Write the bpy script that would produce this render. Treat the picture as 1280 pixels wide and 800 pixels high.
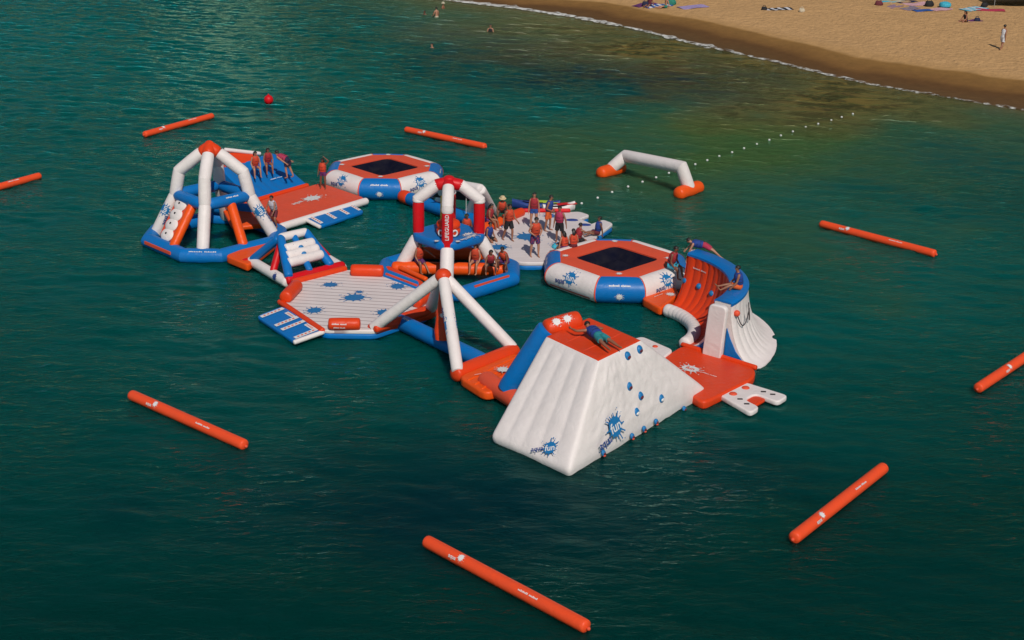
import bpy, bmesh, math, random
import numpy as np
from mathutils import Vector, Matrix
random.seed(7)
V = Vector
R = math.radians
for o in list(bpy.data.objects):
    bpy.data.objects.remove(o)
scene = bpy.context.scene
col = scene.collection

# ------------------------------------------------------------------ camera
F_PX, PITCH, ROLL, CAM_H = 1800.0, R(21.0), R(1.0), 18.5     # focal length in pixels of a 1280 wide frame
cam_data = bpy.data.cameras.new('camera')
cam_data.sensor_fit = 'HORIZONTAL'
cam_data.sensor_width = 36.0
cam_data.lens = 36.0 * F_PX / 1280.0
cam_data.clip_start = 0.5
cam_data.clip_end = 6000
cam = bpy.data.objects.new('camera', cam_data)
col.objects.link(cam)
_f = V((0, math.cos(PITCH), -math.sin(PITCH)))
_u0 = V((0, math.sin(PITCH), math.cos(PITCH)))
_r0 = V((1, 0, 0))
_r = _r0 * math.cos(ROLL) + _u0 * math.sin(ROLL)
_u = -_r0 * math.sin(ROLL) + _u0 * math.cos(ROLL)
cam.matrix_world = Matrix(((_r.x, _u.x, -_f.x, 0), (_r.y, _u.y, -_f.y, 0), (_r.z, _u.z, -_f.z, CAM_H), (0, 0, 0, 1)))
scene.camera = cam

# ------------------------------------------------------------------ light
SUN_EL, SUN_AZ = R(45), R(14)        # behind the camera, a little to the right
to_sun = V((math.sin(SUN_AZ) * math.cos(SUN_EL), -math.cos(SUN_AZ) * math.cos(SUN_EL), math.sin(SUN_EL)))
world = bpy.data.worlds.new('World')
scene.world = world
world.use_nodes = True
wn = world.node_tree
wn.nodes.clear()
sky = wn.nodes.new('ShaderNodeTexSky')
sky.sky_type = 'NISHITA'
sky.sun_disc = False
sky.sun_elevation = SUN_EL
sky.sun_rotation = math.atan2(to_sun.x, to_sun.y)
sky.air_density = 1.0
sky.dust_density = 0.0
bg = wn.nodes.new('ShaderNodeBackground')
bg.inputs['Strength'].default_value = 0.055
out = wn.nodes.new('ShaderNodeOutputWorld')
wn.links.new(sky.outputs[0], bg.inputs[0])
wn.links.new(bg.outputs[0], out.inputs[0])
sun_data = bpy.data.lights.new('sun', 'SUN')
sun_data.energy = 3.2
sun_data.angle = R(0.53)
sun_data.color = (1.0, 0.93, 0.84)
sun = bpy.data.objects.new('sun', sun_data)
col.objects.link(sun)
sun.rotation_euler = to_sun.to_track_quat('Z', 'Y').to_euler()
scene.view_settings.view_transform = 'Standard'
scene.view_settings.look = 'None'
scene.view_settings.exposure = 0.0
scene.view_settings.gamma = 1.0
scene.view_settings.use_curve_mapping = False


# ------------------------------------------------------------------ pixel helpers (photo is 1280x800)
def ray(px, py):
    x = (px - 640) / F_PX
    y = -(py - 400) / F_PX
    return _f + _r * x + _u * y


def P(px, py, z=0.0):
    """the point seen at a pixel, on the level plane at height z"""
    d = ray(px, py)
    t = (z - CAM_H) / d.z
    return V((d.x * t, d.y * t, z))


def PY(px, py, Y):
    """the point seen at a pixel, at world depth Y"""
    d = ray(px, py)
    t = Y / d.y
    return V((d.x * t, Y, CAM_H + d.z * t))


# ------------------------------------------------------------------ tagging
def link(o, parent=None):
    col.objects.link(o)
    if parent is not None:
        o.parent = parent
    return o


def tag(o, label, cat, group=None):
    o['label'] = label
    o['category'] = cat
    if group:
        o['group'] = group
    return o


def thing(name, label, cat, loc=(0, 0, 0), rz=0.0, group=None):
    o = bpy.data.objects.new(name, None)
    o.empty_display_size = 0.3
    o.location = loc
    o.rotation_euler = (0, 0, rz)
    link(o)
    return tag(o, label, cat, group)


# ------------------------------------------------------------------ materials
def nodes_of(m):
    m.use_nodes = True
    nt = m.node_tree
    return nt, nt.nodes['Principled BSDF']


def N(nt, t, **kw):
    n = nt.nodes.new(t)
    for k, v in kw.items():
        if k in n.inputs.keys():
            n.inputs[k].default_value = v
        else:
            setattr(n, k, v)
    return n


MAT = {}


def vinyl(name, rgb, rough=0.38, dirt=0.12, wrinkle=0.05, spec=0.3):
    m = bpy.data.materials.new(name)
    nt, b = nodes_of(m)
    L = nt.links.new
    tc = N(nt, 'ShaderNodeTexCoord')
    n1 = N(nt, 'ShaderNodeTexNoise', Scale=1.6, Detail=6.0, Roughness=0.65)
    L(tc.outputs['Object'], n1.inputs['Vector'])
    rp = N(nt, 'ShaderNodeValToRGB')
    rp.color_ramp.elements[0].position = 0.3
    rp.color_ramp.elements[0].color = (rgb[0] * (1 - dirt) + .012, rgb[1] * (1 - dirt) + .01, rgb[2] * (1 - dirt) + .008, 1)
    rp.color_ramp.elements[1].position = 0.62
    rp.color_ramp.elements[1].color = (*rgb, 1)
    L(n1.outputs['Fac'], rp.inputs[0])
    L(rp.outputs[0], b.inputs['Base Color'])
    n2 = N(nt, 'ShaderNodeTexNoise', Scale=5.0, Detail=4.0, Roughness=0.55)
    L(tc.outputs['Object'], n2.inputs['Vector'])
    mr = N(nt, 'ShaderNodeMapRange')
    mr.inputs['To Min'].default_value = rough - .08
    mr.inputs['To Max'].default_value = rough + .14
    L(n2.outputs['Fac'], mr.inputs['Value'])
    L(mr.outputs[0], b.inputs['Roughness'])
    n3 = N(nt, 'ShaderNodeTexNoise', Scale=3.0, Detail=3.0, Distortion=1.2)
    L(tc.outputs['Object'], n3.inputs['Vector'])
    bp = N(nt, 'ShaderNodeBump', Strength=0.35, Distance=wrinkle)
    L(n3.outputs['Fac'], bp.inputs['Height'])
    L(bp.outputs[0], b.inputs['Normal'])
    b.inputs['IOR'].default_value = 1.45
    b.inputs['Specular IOR Level'].default_value = spec
    MAT[name] = m
    return m


vinyl('orange', (0.72, 0.05, 0.007))
vinyl('coral', (0.74, 0.085, 0.036), rough=0.5)
vinyl('deep_orange', (0.82, 0.085, 0.005))
vinyl('log_orange', (0.86, 0.08, 0.02))
vinyl('blue', (0.0, 0.155, 0.48))
vinyl('white', (0.78, 0.705, 0.68), rough=0.45, dirt=0.1)
vinyl('red', (0.62, 0.003, 0.009), rough=0.4)
vinyl('logo_blue', (0.01, 0.17, 0.42), dirt=0.05)
vinyl('navy', (0.02, 0.05, 0.22), dirt=0.05)
vinyl('print_white', (0.72, 0.70, 0.69), dirt=0.05)
vinyl('mat_black', (0.004, 0.005, 0.016), rough=0.8, spec=0.08)
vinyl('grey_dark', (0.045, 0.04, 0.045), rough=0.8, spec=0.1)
vinyl('yellow', (0.75, 0.62, 0.03))
vinyl('lime', (0.45, 0.62, 0.05))
vinyl('steel', (0.3, 0.3, 0.3))


def grooved(name, rgb, line, dirvec, period):
    """foam deck with fine parallel grooves"""
    m = bpy.data.materials.new(name)
    nt, b = nodes_of(m)
    L = nt.links.new
    g = N(nt, 'ShaderNodeNewGeometry')
    dp = N(nt, 'ShaderNodeVectorMath', operation='DOT_PRODUCT')
    L(g.outputs['Position'], dp.inputs[0])
    dp.inputs[1].default_value = dirvec
    mu = N(nt, 'ShaderNodeMath', operation='MULTIPLY')
    mu.inputs[1].default_value = 1.0 / period
    L(dp.outputs['Value'], mu.inputs[0])
    fr = N(nt, 'ShaderNodeMath', operation='FRACT')
    L(mu.outputs[0], fr.inputs[0])
    rp = N(nt, 'ShaderNodeValToRGB')
    e = rp.color_ramp.elements
    e[0].position = 0.0
    e[0].color = (*line, 1)
    e[1].position = 0.2
    e[1].color = (*rgb, 1)
    e2 = e.new(0.12)
    e2.color = (*line, 1)
    L(fr.outputs[0], rp.inputs[0])
    ns = N(nt, 'ShaderNodeTexNoise', Scale=1.3, Detail=5.0)
    L(g.outputs['Position'], ns.inputs['Vector'])
    mr = N(nt, 'ShaderNodeMapRange')
    mr.inputs['To Min'].default_value = 0.86
    mr.inputs['To Max'].default_value = 1.06
    L(ns.outputs['Fac'], mr.inputs['Value'])
    mx = N(nt, 'ShaderNodeVectorMath', operation='SCALE')
    L(rp.outputs[0], mx.inputs[0])
    L(mr.outputs[0], mx.inputs['Scale'])
    L(mx.outputs[0], b.inputs['Base Color'])
    bp = N(nt, 'ShaderNodeBump', Strength=0.5, Distance=0.02)
    L(rp.outputs[0], bp.inputs['Height'])
    L(bp.outputs[0], b.inputs['Normal'])
    b.inputs['Roughness'].default_value = 0.6
    MAT[name] = m


grooved('deck_white', (0.74, 0.66, 0.635), (0.40, 0.31, 0.31), (0.12, 0.99, 0), 0.33)
grooved('round_white', (0.72, 0.65, 0.64), (0.62, 0.55, 0.54), (0.1, 0.99, 0), 0.2)


def cloth(name, rgb, rough=0.8, pattern=None):
    m = bpy.data.materials.new(name)
    nt, b = nodes_of(m)
    L = nt.links.new
    tc = N(nt, 'ShaderNodeTexCoord')
    ns = N(nt, 'ShaderNodeTexNoise', Scale=9.0 if not pattern else 14.0, Detail=3.0)
    L(tc.outputs['Object'], ns.inputs['Vector'])
    rp = N(nt, 'ShaderNodeValToRGB')
    e = rp.color_ramp.elements
    c2 = pattern or tuple(c * .7 for c in rgb)
    e[0].position, e[1].position = (0.35, 0.65) if not pattern else (0.46, 0.54)
    e[0].color = (*c2, 1)
    e[1].color = (*rgb, 1)
    L(ns.outputs['Fac'], rp.inputs[0])
    L(rp.outputs[0], b.inputs['Base Color'])
    bp = N(nt, 'ShaderNodeBump', Strength=0.5, Distance=0.02)
    L(ns.outputs['Fac'], bp.inputs['Height'])
    L(bp.outputs[0], b.inputs['Normal'])
    b.inputs['Roughness'].default_value = rough
    MAT[name] = m


for nm, c in dict(vest_orange=(.62, .06, .02), vest_red=(.36, .02, .03), vest_blue=(.012, .05, .26), vest_pink=(.45, .03, .09),
                  vest_white=(.55, .52, .58), navy_cloth=(.012, .016, .06), black_cloth=(.012, .012, .015), purple_cloth=(.13, .025, .14),
                  maroon_cloth=(.14, .018, .03), teal_cloth=(.02, .25, .28), turquoise_cloth=(.05, .45, .6), orange_cloth=(.75, .12, .02),
                  blue_cloth=(.02, .09, .35), white_cloth=(.68, .67, .7), mauve_cloth=(.32, .2, .27), pink_cloth=(.66, .38, .42),
                  cream_cloth=(.6, .52, .38), lilac_cloth=(.38, .3, .55), crimson_cloth=(.5, .03, .08), green_cloth=(.02, .22, .16),
                  dark_teal_cloth=(.005, .05, .055), straw=(.62, .48, .28), grey_cloth=(.2, .2, .24)).items():
    cloth(nm, c)
cloth('patterned_cloth', (.25, .03, .07), pattern=(.03, .025, .12))
cloth('hair_dark', (.012, .009, .008), rough=0.5)
cloth('hair_brown', (.045, .022, .012), rough=0.5)
for nm, c in dict(skin_light=(.44, .21, .13), skin_tan=(.30, .125, .07), skin_brown=(.19, .075, .042)).items():
    m = bpy.data.materials.new(nm)
    nt, b = nodes_of(m)
    tc = N(nt, 'ShaderNodeTexCoord')
    ns = N(nt, 'ShaderNodeTexNoise', Scale=6.0, Detail=3.0)
    nt.links.new(tc.outputs['Object'], ns.inputs['Vector'])
    rp = N(nt, 'ShaderNodeValToRGB')
    rp.color_ramp.elements[0].color = (c[0] * .82, c[1] * .78, c[2] * .76, 1)
    rp.color_ramp.elements[1].color = (c[0] * 1.1, c[1] * 1.1, c[2] * 1.1, 1)
    nt.links.new(ns.outputs['Fac'], rp.inputs[0])
    nt.links.new(rp.outputs[0], b.inputs['Base Color'])
    b.inputs['Roughness'].default_value = 0.45
    MAT[nm] = m


# ------------------------------------------------------------------ mesh builder
class MB:
    def __init__(self):
        self.v, self.f = [], []

    def add(self, vs, fs):
        o = len(self.v)
        self.v += [tuple(p) for p in vs]
        self.f += [tuple(i + o for i in f) for f in fs]
        return self

    def rings(self, rings, cap0=True, cap1=True, closed=False):
        n = len(rings[0])
        vs = [p for r in rings for p in r]
        fs = []
        m = len(rings)
        for i in range(m if closed else m - 1):
            a, b = i * n, ((i + 1) % m) * n
            for j in range(n):
                k = (j + 1) % n
                fs.append((a + j, a + k, b + k, b + j))
        if not closed:
            if cap0:
                fs.append(tuple(range(n - 1, -1, -1)))
            if cap1:
                fs.append(tuple(range((m - 1) * n, m * n)))
        return self.add(vs, fs)

    def box(self, c, sx, sy, sz, M=None):
        M = M or Matrix.Identity(3)
        c = V(c)
        vs = [c + M @ V((x * sx / 2, y * sy / 2, z * sz / 2)) for x in (-1, 1) for y in (-1, 1) for z in (-1, 1)]
        fs = [(0, 1, 3, 2), (4, 6, 7, 5), (0, 4, 5, 1), (2, 3, 7, 6), (0, 2, 6, 4), (1, 5, 7, 3)]
        return self.add(vs, fs)

    def ball(self, c, rx, ry=None, rz=None, nu=12, nv=8, M=None):
        ry = ry or rx
        rz = rz or rx
        M = M or Matrix.Identity(3)
        c = V(c)
        rs = []
        for i in range(1, nv):
            t = math.pi * i / nv
            rs.append([c + M @ V((rx * math.sin(t) * math.cos(2 * math.pi * j / nu), ry * math.sin(t) * math.sin(2 * math.pi * j / nu), -rz * math.cos(t))) for j in range(nu)])
        return self.rings(rs)

    def build(self, name, mat, parent=None, angle=38, smooth=True):
        me = bpy.data.meshes.new(name)
        me.from_pydata(self.v, [], self.f)
        me.validate()
        bm = bmesh.new()
        bm.from_mesh(me)
        bmesh.ops.recalc_face_normals(bm, faces=bm.faces[:])
        bm.to_mesh(me)
        bm.free()
        if smooth:
            me.shade_smooth()
        me.set_sharp_from_angle(angle=R(angle))
        for pg in me.polygons:
            if pg.loop_total > 8:
                pg.use_smooth = False
        me.materials.append(MAT[mat] if isinstance(mat, str) else mat)
        o = bpy.data.objects.new(name, me)
        link(o, parent)
        if parent is not None:      # geometry is written in world coordinates
            o.matrix_parent_inverse = (Matrix.Translation(parent.location) @ parent.rotation_euler.to_matrix().to_4x4()).inverted()
        return o


def frame(d):
    d = d.normalized()
    a = V((0, 0, 1)) if abs(d.z) < 0.93 else V((0, 1, 0))
    s = d.cross(a).normalized()
    return s, s.cross(d).normalized()      # side, up


def tube_segments(pts, r, closed=False, n=18, pinch=0.95, seam=0.10):
    """mitred inflated tube: a list with one list of rings per straight segment"""
    pts = [V(p) for p in pts]
    m = len(pts)
    rs = r if isinstance(r, (list, tuple)) else [r] * m
    segs = []
    cnt = m if closed else m - 1
    dirs = [(pts[(i + 1) % m] - pts[i]).normalized() for i in range(cnt)]
    s0, u0 = frame(dirs[0])
    for i in range(cnt):
        d = dirs[i]
        s = (s0 - d * s0.dot(d))
        if s.length < 1e-4:
            s, _ = frame(d)
        s.normalize()
        u = s.cross(d)
        s0 = s
        a, b = pts[i], pts[(i + 1) % m]
        L = (b - a).length
        ra, rb = rs[i], rs[(i + 1) % m]
        pa = (dirs[i - 1] + d) if (closed or i > 0) else d
        pb = (dirs[(i + 1) % cnt] + d) if (closed or i < cnt - 1) else d
        pa, pb = pa.normalized(), pb.normalized()
        rings = []
        se = min(seam, L * .2)
        for t, k in ((0, pinch), (se / L, 1), (.35, 1.012), (.65, 1.012), (1 - se / L, 1), (1, pinch)):
            c = a.lerp(b, t)
            rr = (ra + (rb - ra) * t) * k
            ring = []
            for j in range(n):
                th = 2 * math.pi * j / n
                p = c + s * (math.cos(th) * rr) + u * (math.sin(th) * rr)
                # keep clear of the mitre planes at both ends
                for q, nn, first in ((a, pa, True), (b, pb, False)):
                    if t in (0, 1):
                        if (t == 0) != first:
                            continue
                        p = p - d * ((p - q).dot(nn) / d.dot(nn))
                    else:
                        dist = (p - q).dot(nn)
                        lim = se * .6
                        if first and dist < lim:
                            p = p + d * ((lim - dist) / d.dot(nn))
                        if not first and dist > -lim:
                            p = p - d * ((dist + lim) / d.dot(nn))
                ring.append(p)
            rings.append(ring)
        segs.append(rings)
    return segs


def cap_rings(ring, d, bulge=0.45, steps=3):
    c = sum(ring, V()) / len(ring)
    rr = (ring[0] - c).length
    res = []
    for i in range(1, steps + 1):
        a = math.pi / 2 * i / (steps + .35)
        res.append([c + (p - c) * math.cos(a) + d * (rr * bulge * math.sin(a)) for p in ring])
    return res


def add_tube(mb, pts, r, closed=False, n=18, bulge=0.45, **kw):
    segs = tube_segments(pts, r, closed, n, **kw)
    pts = [V(p) for p in pts]
    for i, rings in enumerate(segs):
        rg = list(rings)
        if not closed and i == 0 and bulge > 0:
            rg = list(reversed(cap_rings(rings[0], (pts[0] - pts[1]).normalized(), bulge))) + rg
        if not closed and i == len(segs) - 1 and bulge > 0:
            rg = rg + cap_rings(rings[-1], (pts[-1] - pts[-2]).normalized(), bulge)
        mb.rings(rg)
    return mb


def tube(name, pts, r, mat, parent, **kw):
    return add_tube(MB(), pts, r, **kw).build(name, mat, parent)


def round_poly(poly, r, n=4):
    res = []
    m = len(poly)
    for i in range(m):
        p, a, b = V(poly[i]), V(poly[i - 1]), V(poly[(i + 1) % m])
        da, db = (a - p), (b - p)
        k = min(r, da.length * .45, db.length * .45)
        p0, p1 = p + da.normalized() * k, p + db.normalized() * k
        for j in range(n + 1):
            t = j / n
            res.append(p0 * (1 - t) ** 2 + p * 2 * t * (1 - t) + p1 * t * t)
    return res


def puff_into(mb, poly3, thick, r=0.08, corner=0.15, steps=4):
    """inflated slab: poly3 is its top outline (planar), thick is measured along the normal"""
    pts = [V(p) for p in poly3]
    nrm = V()
    for i in range(len(pts)):
        a, b = pts[i], pts[(i + 1) % len(pts)]
        nrm += V(((a.y - b.y) * (a.z + b.z), (a.z - b.z) * (a.x + b.x), (a.x - b.x) * (a.y + b.y)))
    nrm.normalize()
    if nrm.z < 0:
        pts.reverse()
        nrm = -nrm
    o = sum(pts, V()) / len(pts)
    ux = (pts[1] - pts[0])
    ux = (ux - nrm * ux.dot(nrm)).normalized()
    uy = nrm.cross(ux)
    p2 = [V(((p - o).dot(ux), (p - o).dot(uy))) for p in pts]
    if corner > 0:
        p2 = round_poly(p2, max(corner, r * 4.2))
    m = len(p2)
    # inward bisectors
    ins = []
    for i in range(m):
        a, b = (p2[i] - p2[i - 1]), (p2[(i + 1) % m] - p2[i])
        na, nb = V((-a.y, a.x)).normalized(), V((-b.y, b.x)).normalized()
        q = (na + nb)
        q = q.normalized() if q.length > 1e-6 else na
        ins.append(q / max(.35, q.dot(na)))
    rings = []
    for i in range(steps + 1):            # bottom edge
        a = math.pi / 2 * (1 - i / steps)
        rings.append((r * (1 - math.cos(a)), -thick + r * (1 - math.sin(a))))
    for i in range(steps + 1):            # top edge
        a = math.pi / 2 * (i / steps)
        rings.append((r * (1 - math.cos(a)), -r * (1 - math.sin(a))))
    rr = []
    for inset, h in rings:
        rr.append([o + ux * (p2[i].x + ins[i].x * inset) + uy * (p2[i].y + ins[i].y * inset) + nrm * h for i in range(m)])
    return mb.rings(rr)


def puff(name, poly3, thick, mat, parent, r=0.08, corner=0.15):
    return puff_into(MB(), poly3, thick, r, corner).build(name, mat, parent)


# ------------------------------------------------------------------ print: text, splashes, marks
_tc = {}


def text2d(s):
    if s not in _tc:
        cu = bpy.data.curves.new('t', 'FONT')
        cu.body = s
        cu.align_x = 'CENTER'
        cu.align_y = 'CENTER'
        cu.resolution_u = 2
        cu.offset = 0.018
        ob = bpy.data.objects.new('t', cu)
        me = bpy.data.meshes.new_from_object(ob)
        _tc[s] = ([(v.co.x, v.co.y) for v in me.vertices], [tuple(p.vertices) for p in me.polygons])
        bpy.data.objects.remove(ob)
        bpy.data.curves.remove(cu)
        bpy.data.meshes.remove(me)
    return _tc[s]


def xf(shape, s=1.0, dx=0, dy=0, rot=0, sx=1.0):
    c, n = math.cos(rot), math.sin(rot)
    return ([((x * s * sx) * c - y * s * n + dx, (x * s * sx) * n + y * s * c + dy) for x, y in shape[0]], shape[1])


def splat2d(seed=1, spikes=12):
    rnd = random.Random(seed)
    vs, fs = [(0, 0)], []
    ring = []
    for i in range(spikes):
        a = 2 * math.pi * (i + rnd.uniform(-.25, .25)) / spikes
        w = 2 * math.pi / spikes * .25
        ln = rnd.uniform(.46, .64)
        ring += [(.36, a - 1.6 * w), (.39, a - .7 * w), (ln - .06, a - .28 * w), (ln - .02, a - .4 * w), (ln, a), (ln - .02, a + .4 * w), (ln - .06, a + .28 * w), (.39, a + .7 * w)]
    for r_, a in ring:
        vs.append((r_ * math.cos(a), r_ * math.sin(a)))
    n = len(ring)
    fs = [(0, 1 + i, 1 + (i + 1) % n) for i in range(n)]
    for k in range(6):                       # droplets
        a, d, q = rnd.uniform(0, 6.28), rnd.uniform(.58, .72), rnd.uniform(.02, .04)
        o = len(vs)
        vs += [(d * math.cos(a) + q * math.cos(t * 1.05), d * math.sin(a) + q * math.sin(t * 1.05)) for t in range(6)]
        fs.append(tuple(range(o, o + 6)))
    return vs, fs


def marks2d(seed, n=9, w=1.0, h=.12):
    """a line of small print too fine to read"""
    rnd = random.Random(seed)
    vs, fs = [], []
    x = -w / 2
    for i in range(n):
        cw = w / n
        hh = h * rnd.choice((.7, .75, 1.0))
        if i != n // 2:
            o = len(vs)
            vs += [(x, -h / 2), (x + cw * .7, -h / 2), (x + cw * .7, -h / 2 + hh), (x, -h / 2 + hh)]
            fs.append((o, o + 1, o + 2, o + 3))
        x += cw
    return vs, fs


def plane_map(o, ux, uy, off=0.012):
    o, ux, uy = V(o), V(ux).normalized(), V(uy)
    uy = (uy - ux * uy.dot(ux)).normalized()
    n = ux.cross(uy)
    return lambda x, y, k=0: o + ux * x + uy * y + n * (off + k * .006)


def tube_map(a, d, r, facing, off=0.012):
    """wrap round a tube of axis d through a; y runs round it, centred on the side facing `facing`"""
    a, d = V(a), V(d).normalized()
    f = V(facing)
    f = (f - d * f.dot(d)).normalized()
    s = f.cross(d).normalized()
    def fn(x, y, k=0):
        t = y / r
        rr = r * 1.012 + off + k * .006
        return a + d * x + f * (math.cos(t) * rr) + s * (math.sin(t) * rr)
    CURVED[fn] = r
    return fn


def subdiv2d(shape, mx):
    bm = bmesh.new()
    vv = [bm.verts.new((x, y, 0)) for x, y in shape[0]]
    for f_ in shape[1]:
        try:
            bm.faces.new([vv[i] for i in f_])
        except ValueError:
            pass
    bmesh.ops.triangulate(bm, faces=bm.faces[:])
    for _ in range(6):
        es = [e for e in bm.edges if abs(e.verts[0].co.y - e.verts[1].co.y) > mx]
        if not es:
            break
        bmesh.ops.subdivide_edges(bm, edges=es, cuts=1)
        bmesh.ops.triangulate(bm, faces=[f_ for f_ in bm.faces if len(f_.verts) > 3])
    bm.verts.index_update()
    res = ([(v.co.x, v.co.y) for v in bm.verts], [tuple(v.index for v in f_.verts) for f_ in bm.faces])
    bm.free()
    return res


CURVED = {}


def decal(name, shape, mat, fn, parent, layer=0):
    mb = MB()
    if fn in CURVED:
        shape = subdiv2d(shape, CURVED[fn] * .3)
    mb.add([fn(x, y, layer) for x, y in shape[0]], shape[1])
    me = bpy.data.meshes.new(name)
    me.from_pydata(mb.v, [], mb.f)
    me.materials.append(MAT[mat])
    o = bpy.data.objects.new(name, me)
    link(o, parent)
    o.matrix_parent_inverse = (Matrix.Translation(parent.location) @ parent.rotation_euler.to_matrix().to_4x4()).inverted()
    return o


def logo(fn, parent, size=1.0, colour='logo_blue', ink='print_white', word='navy', seed=1, tilt=0.25, flip=1):
    decal('splash_print', xf(splat2d(seed), size), colour, fn, parent, 0)
    decal('lettering', xf(text2d('fun'), size * .52, .02 * size, -.02 * size, tilt), ink, fn, parent, 1)
    decal('lettering', xf(text2d('aqua'), size * .42, -.74 * size, -.36 * size, tilt), word, fn, parent, 1)


def to_cam(p):
    return (V((0, 0, CAM_H)) - V(p)).normalized()

# ================================================================== THE SETTING
_sp = [P(px, py) for px, py in ((560, 0), (640, 9), (720, 21), (800, 37), (880, 57), (980, 80), (1080, 104), (1180, 121), (1280, 138))]
SHX = np.array([-900, -140, -50] + [p.x for p in _sp] + [75, 160, 900])
SHY = np.array([330, 215, 160] + [p.y for p in _sp] + [45, -40, -420])


def inland(x, y):
    """metres inland of the waterline (negative: out at sea)"""
    return (np.asarray(y) - np.interp(x, SHX, SHY)) * 0.70


def sand_z(d):
    d = np.asarray(d, dtype=float)
    return np.where(d < 0, np.maximum(-7, .10 * d), np.where(d < 7, .085 * d, .595 + .028 * (d - 7)))


def P_sand(px, py):
    z = 0.5
    for _ in range(12):
        p = P(px, py, z)
        z = float(sand_z(inland(p.x, p.y)))
    return P(px, py, z)


rng = np.random.default_rng(11)


def fft_field(n, dx, power, kmin, kmax, direction=None, spread=0.0):
    k1 = np.fft.fftfreq(n, dx) * 2 * np.pi
    kx, ky = np.meshgrid(k1, k1)
    k = np.hypot(kx, ky)
    k[0, 0] = 1
    a = k ** power * np.exp(-(kmin / k) ** 2) * np.exp(-(k / kmax) ** 2)
    a[0, 0] = 0
    if direction is not None:
        c = (kx * direction[0] + ky * direction[1]) / k
        a = a * (spread + (1 - spread) * c ** 4)
    h = np.fft.ifft2(a * np.fft.fft2(rng.standard_normal((n, n)))).real
    return h / h.std()


DX = 0.2
NF = 640
hw = fft_field(NF, DX, -1.6, 2.8, 16.0, (0.24, 0.97), 0.14)
gx = np.diff(hw, axis=1) / DX
hw = hw * (0.066 / gx.std())
cloud = fft_field(NF, DX, -2.0, 0.12, 5.0)
cloud2 = fft_field(NF, DX, -1.8, 0.25, 8.0)


def axis(lo, hi, step, far_lo, far_hi):
    mid = np.arange(lo, hi + 1e-6, step)
    a, b = [], []
    x, s = lo, step
    while x > far_lo:
        s *= 1.35
        x -= s
        a.append(max(x, far_lo))
    x, s = hi, step
    while x < far_hi:
        s *= 1.35
        x += s
        b.append(min(x, far_hi))
    return np.array(a[::-1] + list(mid) + b)


def sheet(name, xs, ys, Z, attrs=None):
    X, Y = np.meshgrid(xs, ys)
    nx, ny = len(xs), len(ys)
    me = bpy.data.meshes.new(name)
    nv = nx * ny
    me.vertices.add(nv)
    me.vertices.foreach_set('co', np.stack([X, Y, Z], -1).astype(np.float32).ravel())
    i = np.arange(nv).reshape(ny, nx)
    q = np.stack([i[:-1, :-1], i[:-1, 1:], i[1:, 1:], i[1:, :-1]], -1).reshape(-1, 4)
    me.loops.add(q.size)
    me.loops.foreach_set('vertex_index', q.astype(np.int32).ravel())
    me.polygons.add(len(q))
    me.polygons.foreach_set('loop_start', np.arange(0, q.size, 4, dtype=np.int32))
    me.update(calc_edges=True)
    me.shade_smooth()
    for k, a in (attrs or {}).items():
        at = me.attributes.new(k, 'FLOAT', 'POINT')
        at.data.foreach_set('value', a.astype(np.float32).ravel())
    o = bpy.data.objects.new(name, me)
    link(o)
    o['kind'] = 'structure'
    return o


def sample(field, X, Y):
    return field[(np.round((Y - 10) / DX).astype(int)) % NF, (np.round((X + 64) / DX).astype(int)) % NF]


# ---- sea
xs = axis(-50, 50, DX, -2600, 2600)
ys = axis(24, 133, DX, -600, 3800)
X, Y = np.meshgrid(xs, ys)
D = inland(X, Y)
inside = np.clip((52 - np.abs(X)) / 3, 0, 1) * np.clip((136 - Y) / 4, 0, 1) * np.clip((Y - 22) / 2, 0, 1)
calm = np.clip(-D / 5, 0.0, 1)
Zw = sample(hw, X, Y) * inside * (.55 + .45 * np.clip((Y - 30) / 35, 0, 1.6)) * (0.15 + .85 * calm)
# swell lines running in to the beach
Zw = Zw + inside * 0.022 * calm * np.sin(D * 1.15 + 0.9 * sample(cloud, X, Y)) * np.clip((D + 40) / 30, 0, 1)
shallow = np.clip(1 + (D + 1.2 * sample(cloud, X, Y) * np.clip(-D / 4, 0, 1)) / 26.0, 0, 1)


def blob(px, py, rx, ry, edge=.5, cl=.38, rot=0.0):
    c = P(px, py)
    dx, dy = X - c.x, Y - c.y
    ca, sa = math.cos(rot), math.sin(rot)
    ex, ey = (dx * ca + dy * sa) / rx, (-dx * sa + dy * ca) / ry
    q = np.sqrt(ex ** 2 + ey ** 2) + cl * sample(cloud, X, Y) * .6 + .18 * sample(cloud2, X, Y)
    return np.clip((1 + edge - q) / (2 * edge), 0, 1) * (np.hypot(ex, ey) < 4)


weed = np.maximum.reduce([.85 * blob(765, 98, 9, 7), .5 * blob(650, 72, 6, 5), .75 * blob(520, 640, 5.0, 3.2), .45 * blob(860, 590, 4, 2.2), .55 * blob(740, 640, 3, 3),
                          .6 * blob(860, 112, 6, 5)])
reef = np.maximum.reduce([blob(975, 108, 8, 9, .5), blob(890, 88, 8, 8, .5), .9 * blob(810, 66, 9, 6, .5), .5 * blob(690, 38, 9, 5)])
reef = reef * (.8 + .25 * np.clip(sample(cloud2, X, Y) + .3, -1, 1))
green = np.maximum.reduce([blob(950, 185, 7.5, 11, .8), .7 * blob(860, 215, 6, 7, .8), .6 * blob(1060, 150, 6, 8, .8)])
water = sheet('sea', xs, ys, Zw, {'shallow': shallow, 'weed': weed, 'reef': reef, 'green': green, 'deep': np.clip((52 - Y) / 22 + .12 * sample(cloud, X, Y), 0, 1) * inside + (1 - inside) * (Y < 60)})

m = bpy.data.materials.new('sea_water')
nt, b = nodes_of(m)
L = nt.links.new
geo = N(nt, 'ShaderNodeNewGeometry')


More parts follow.
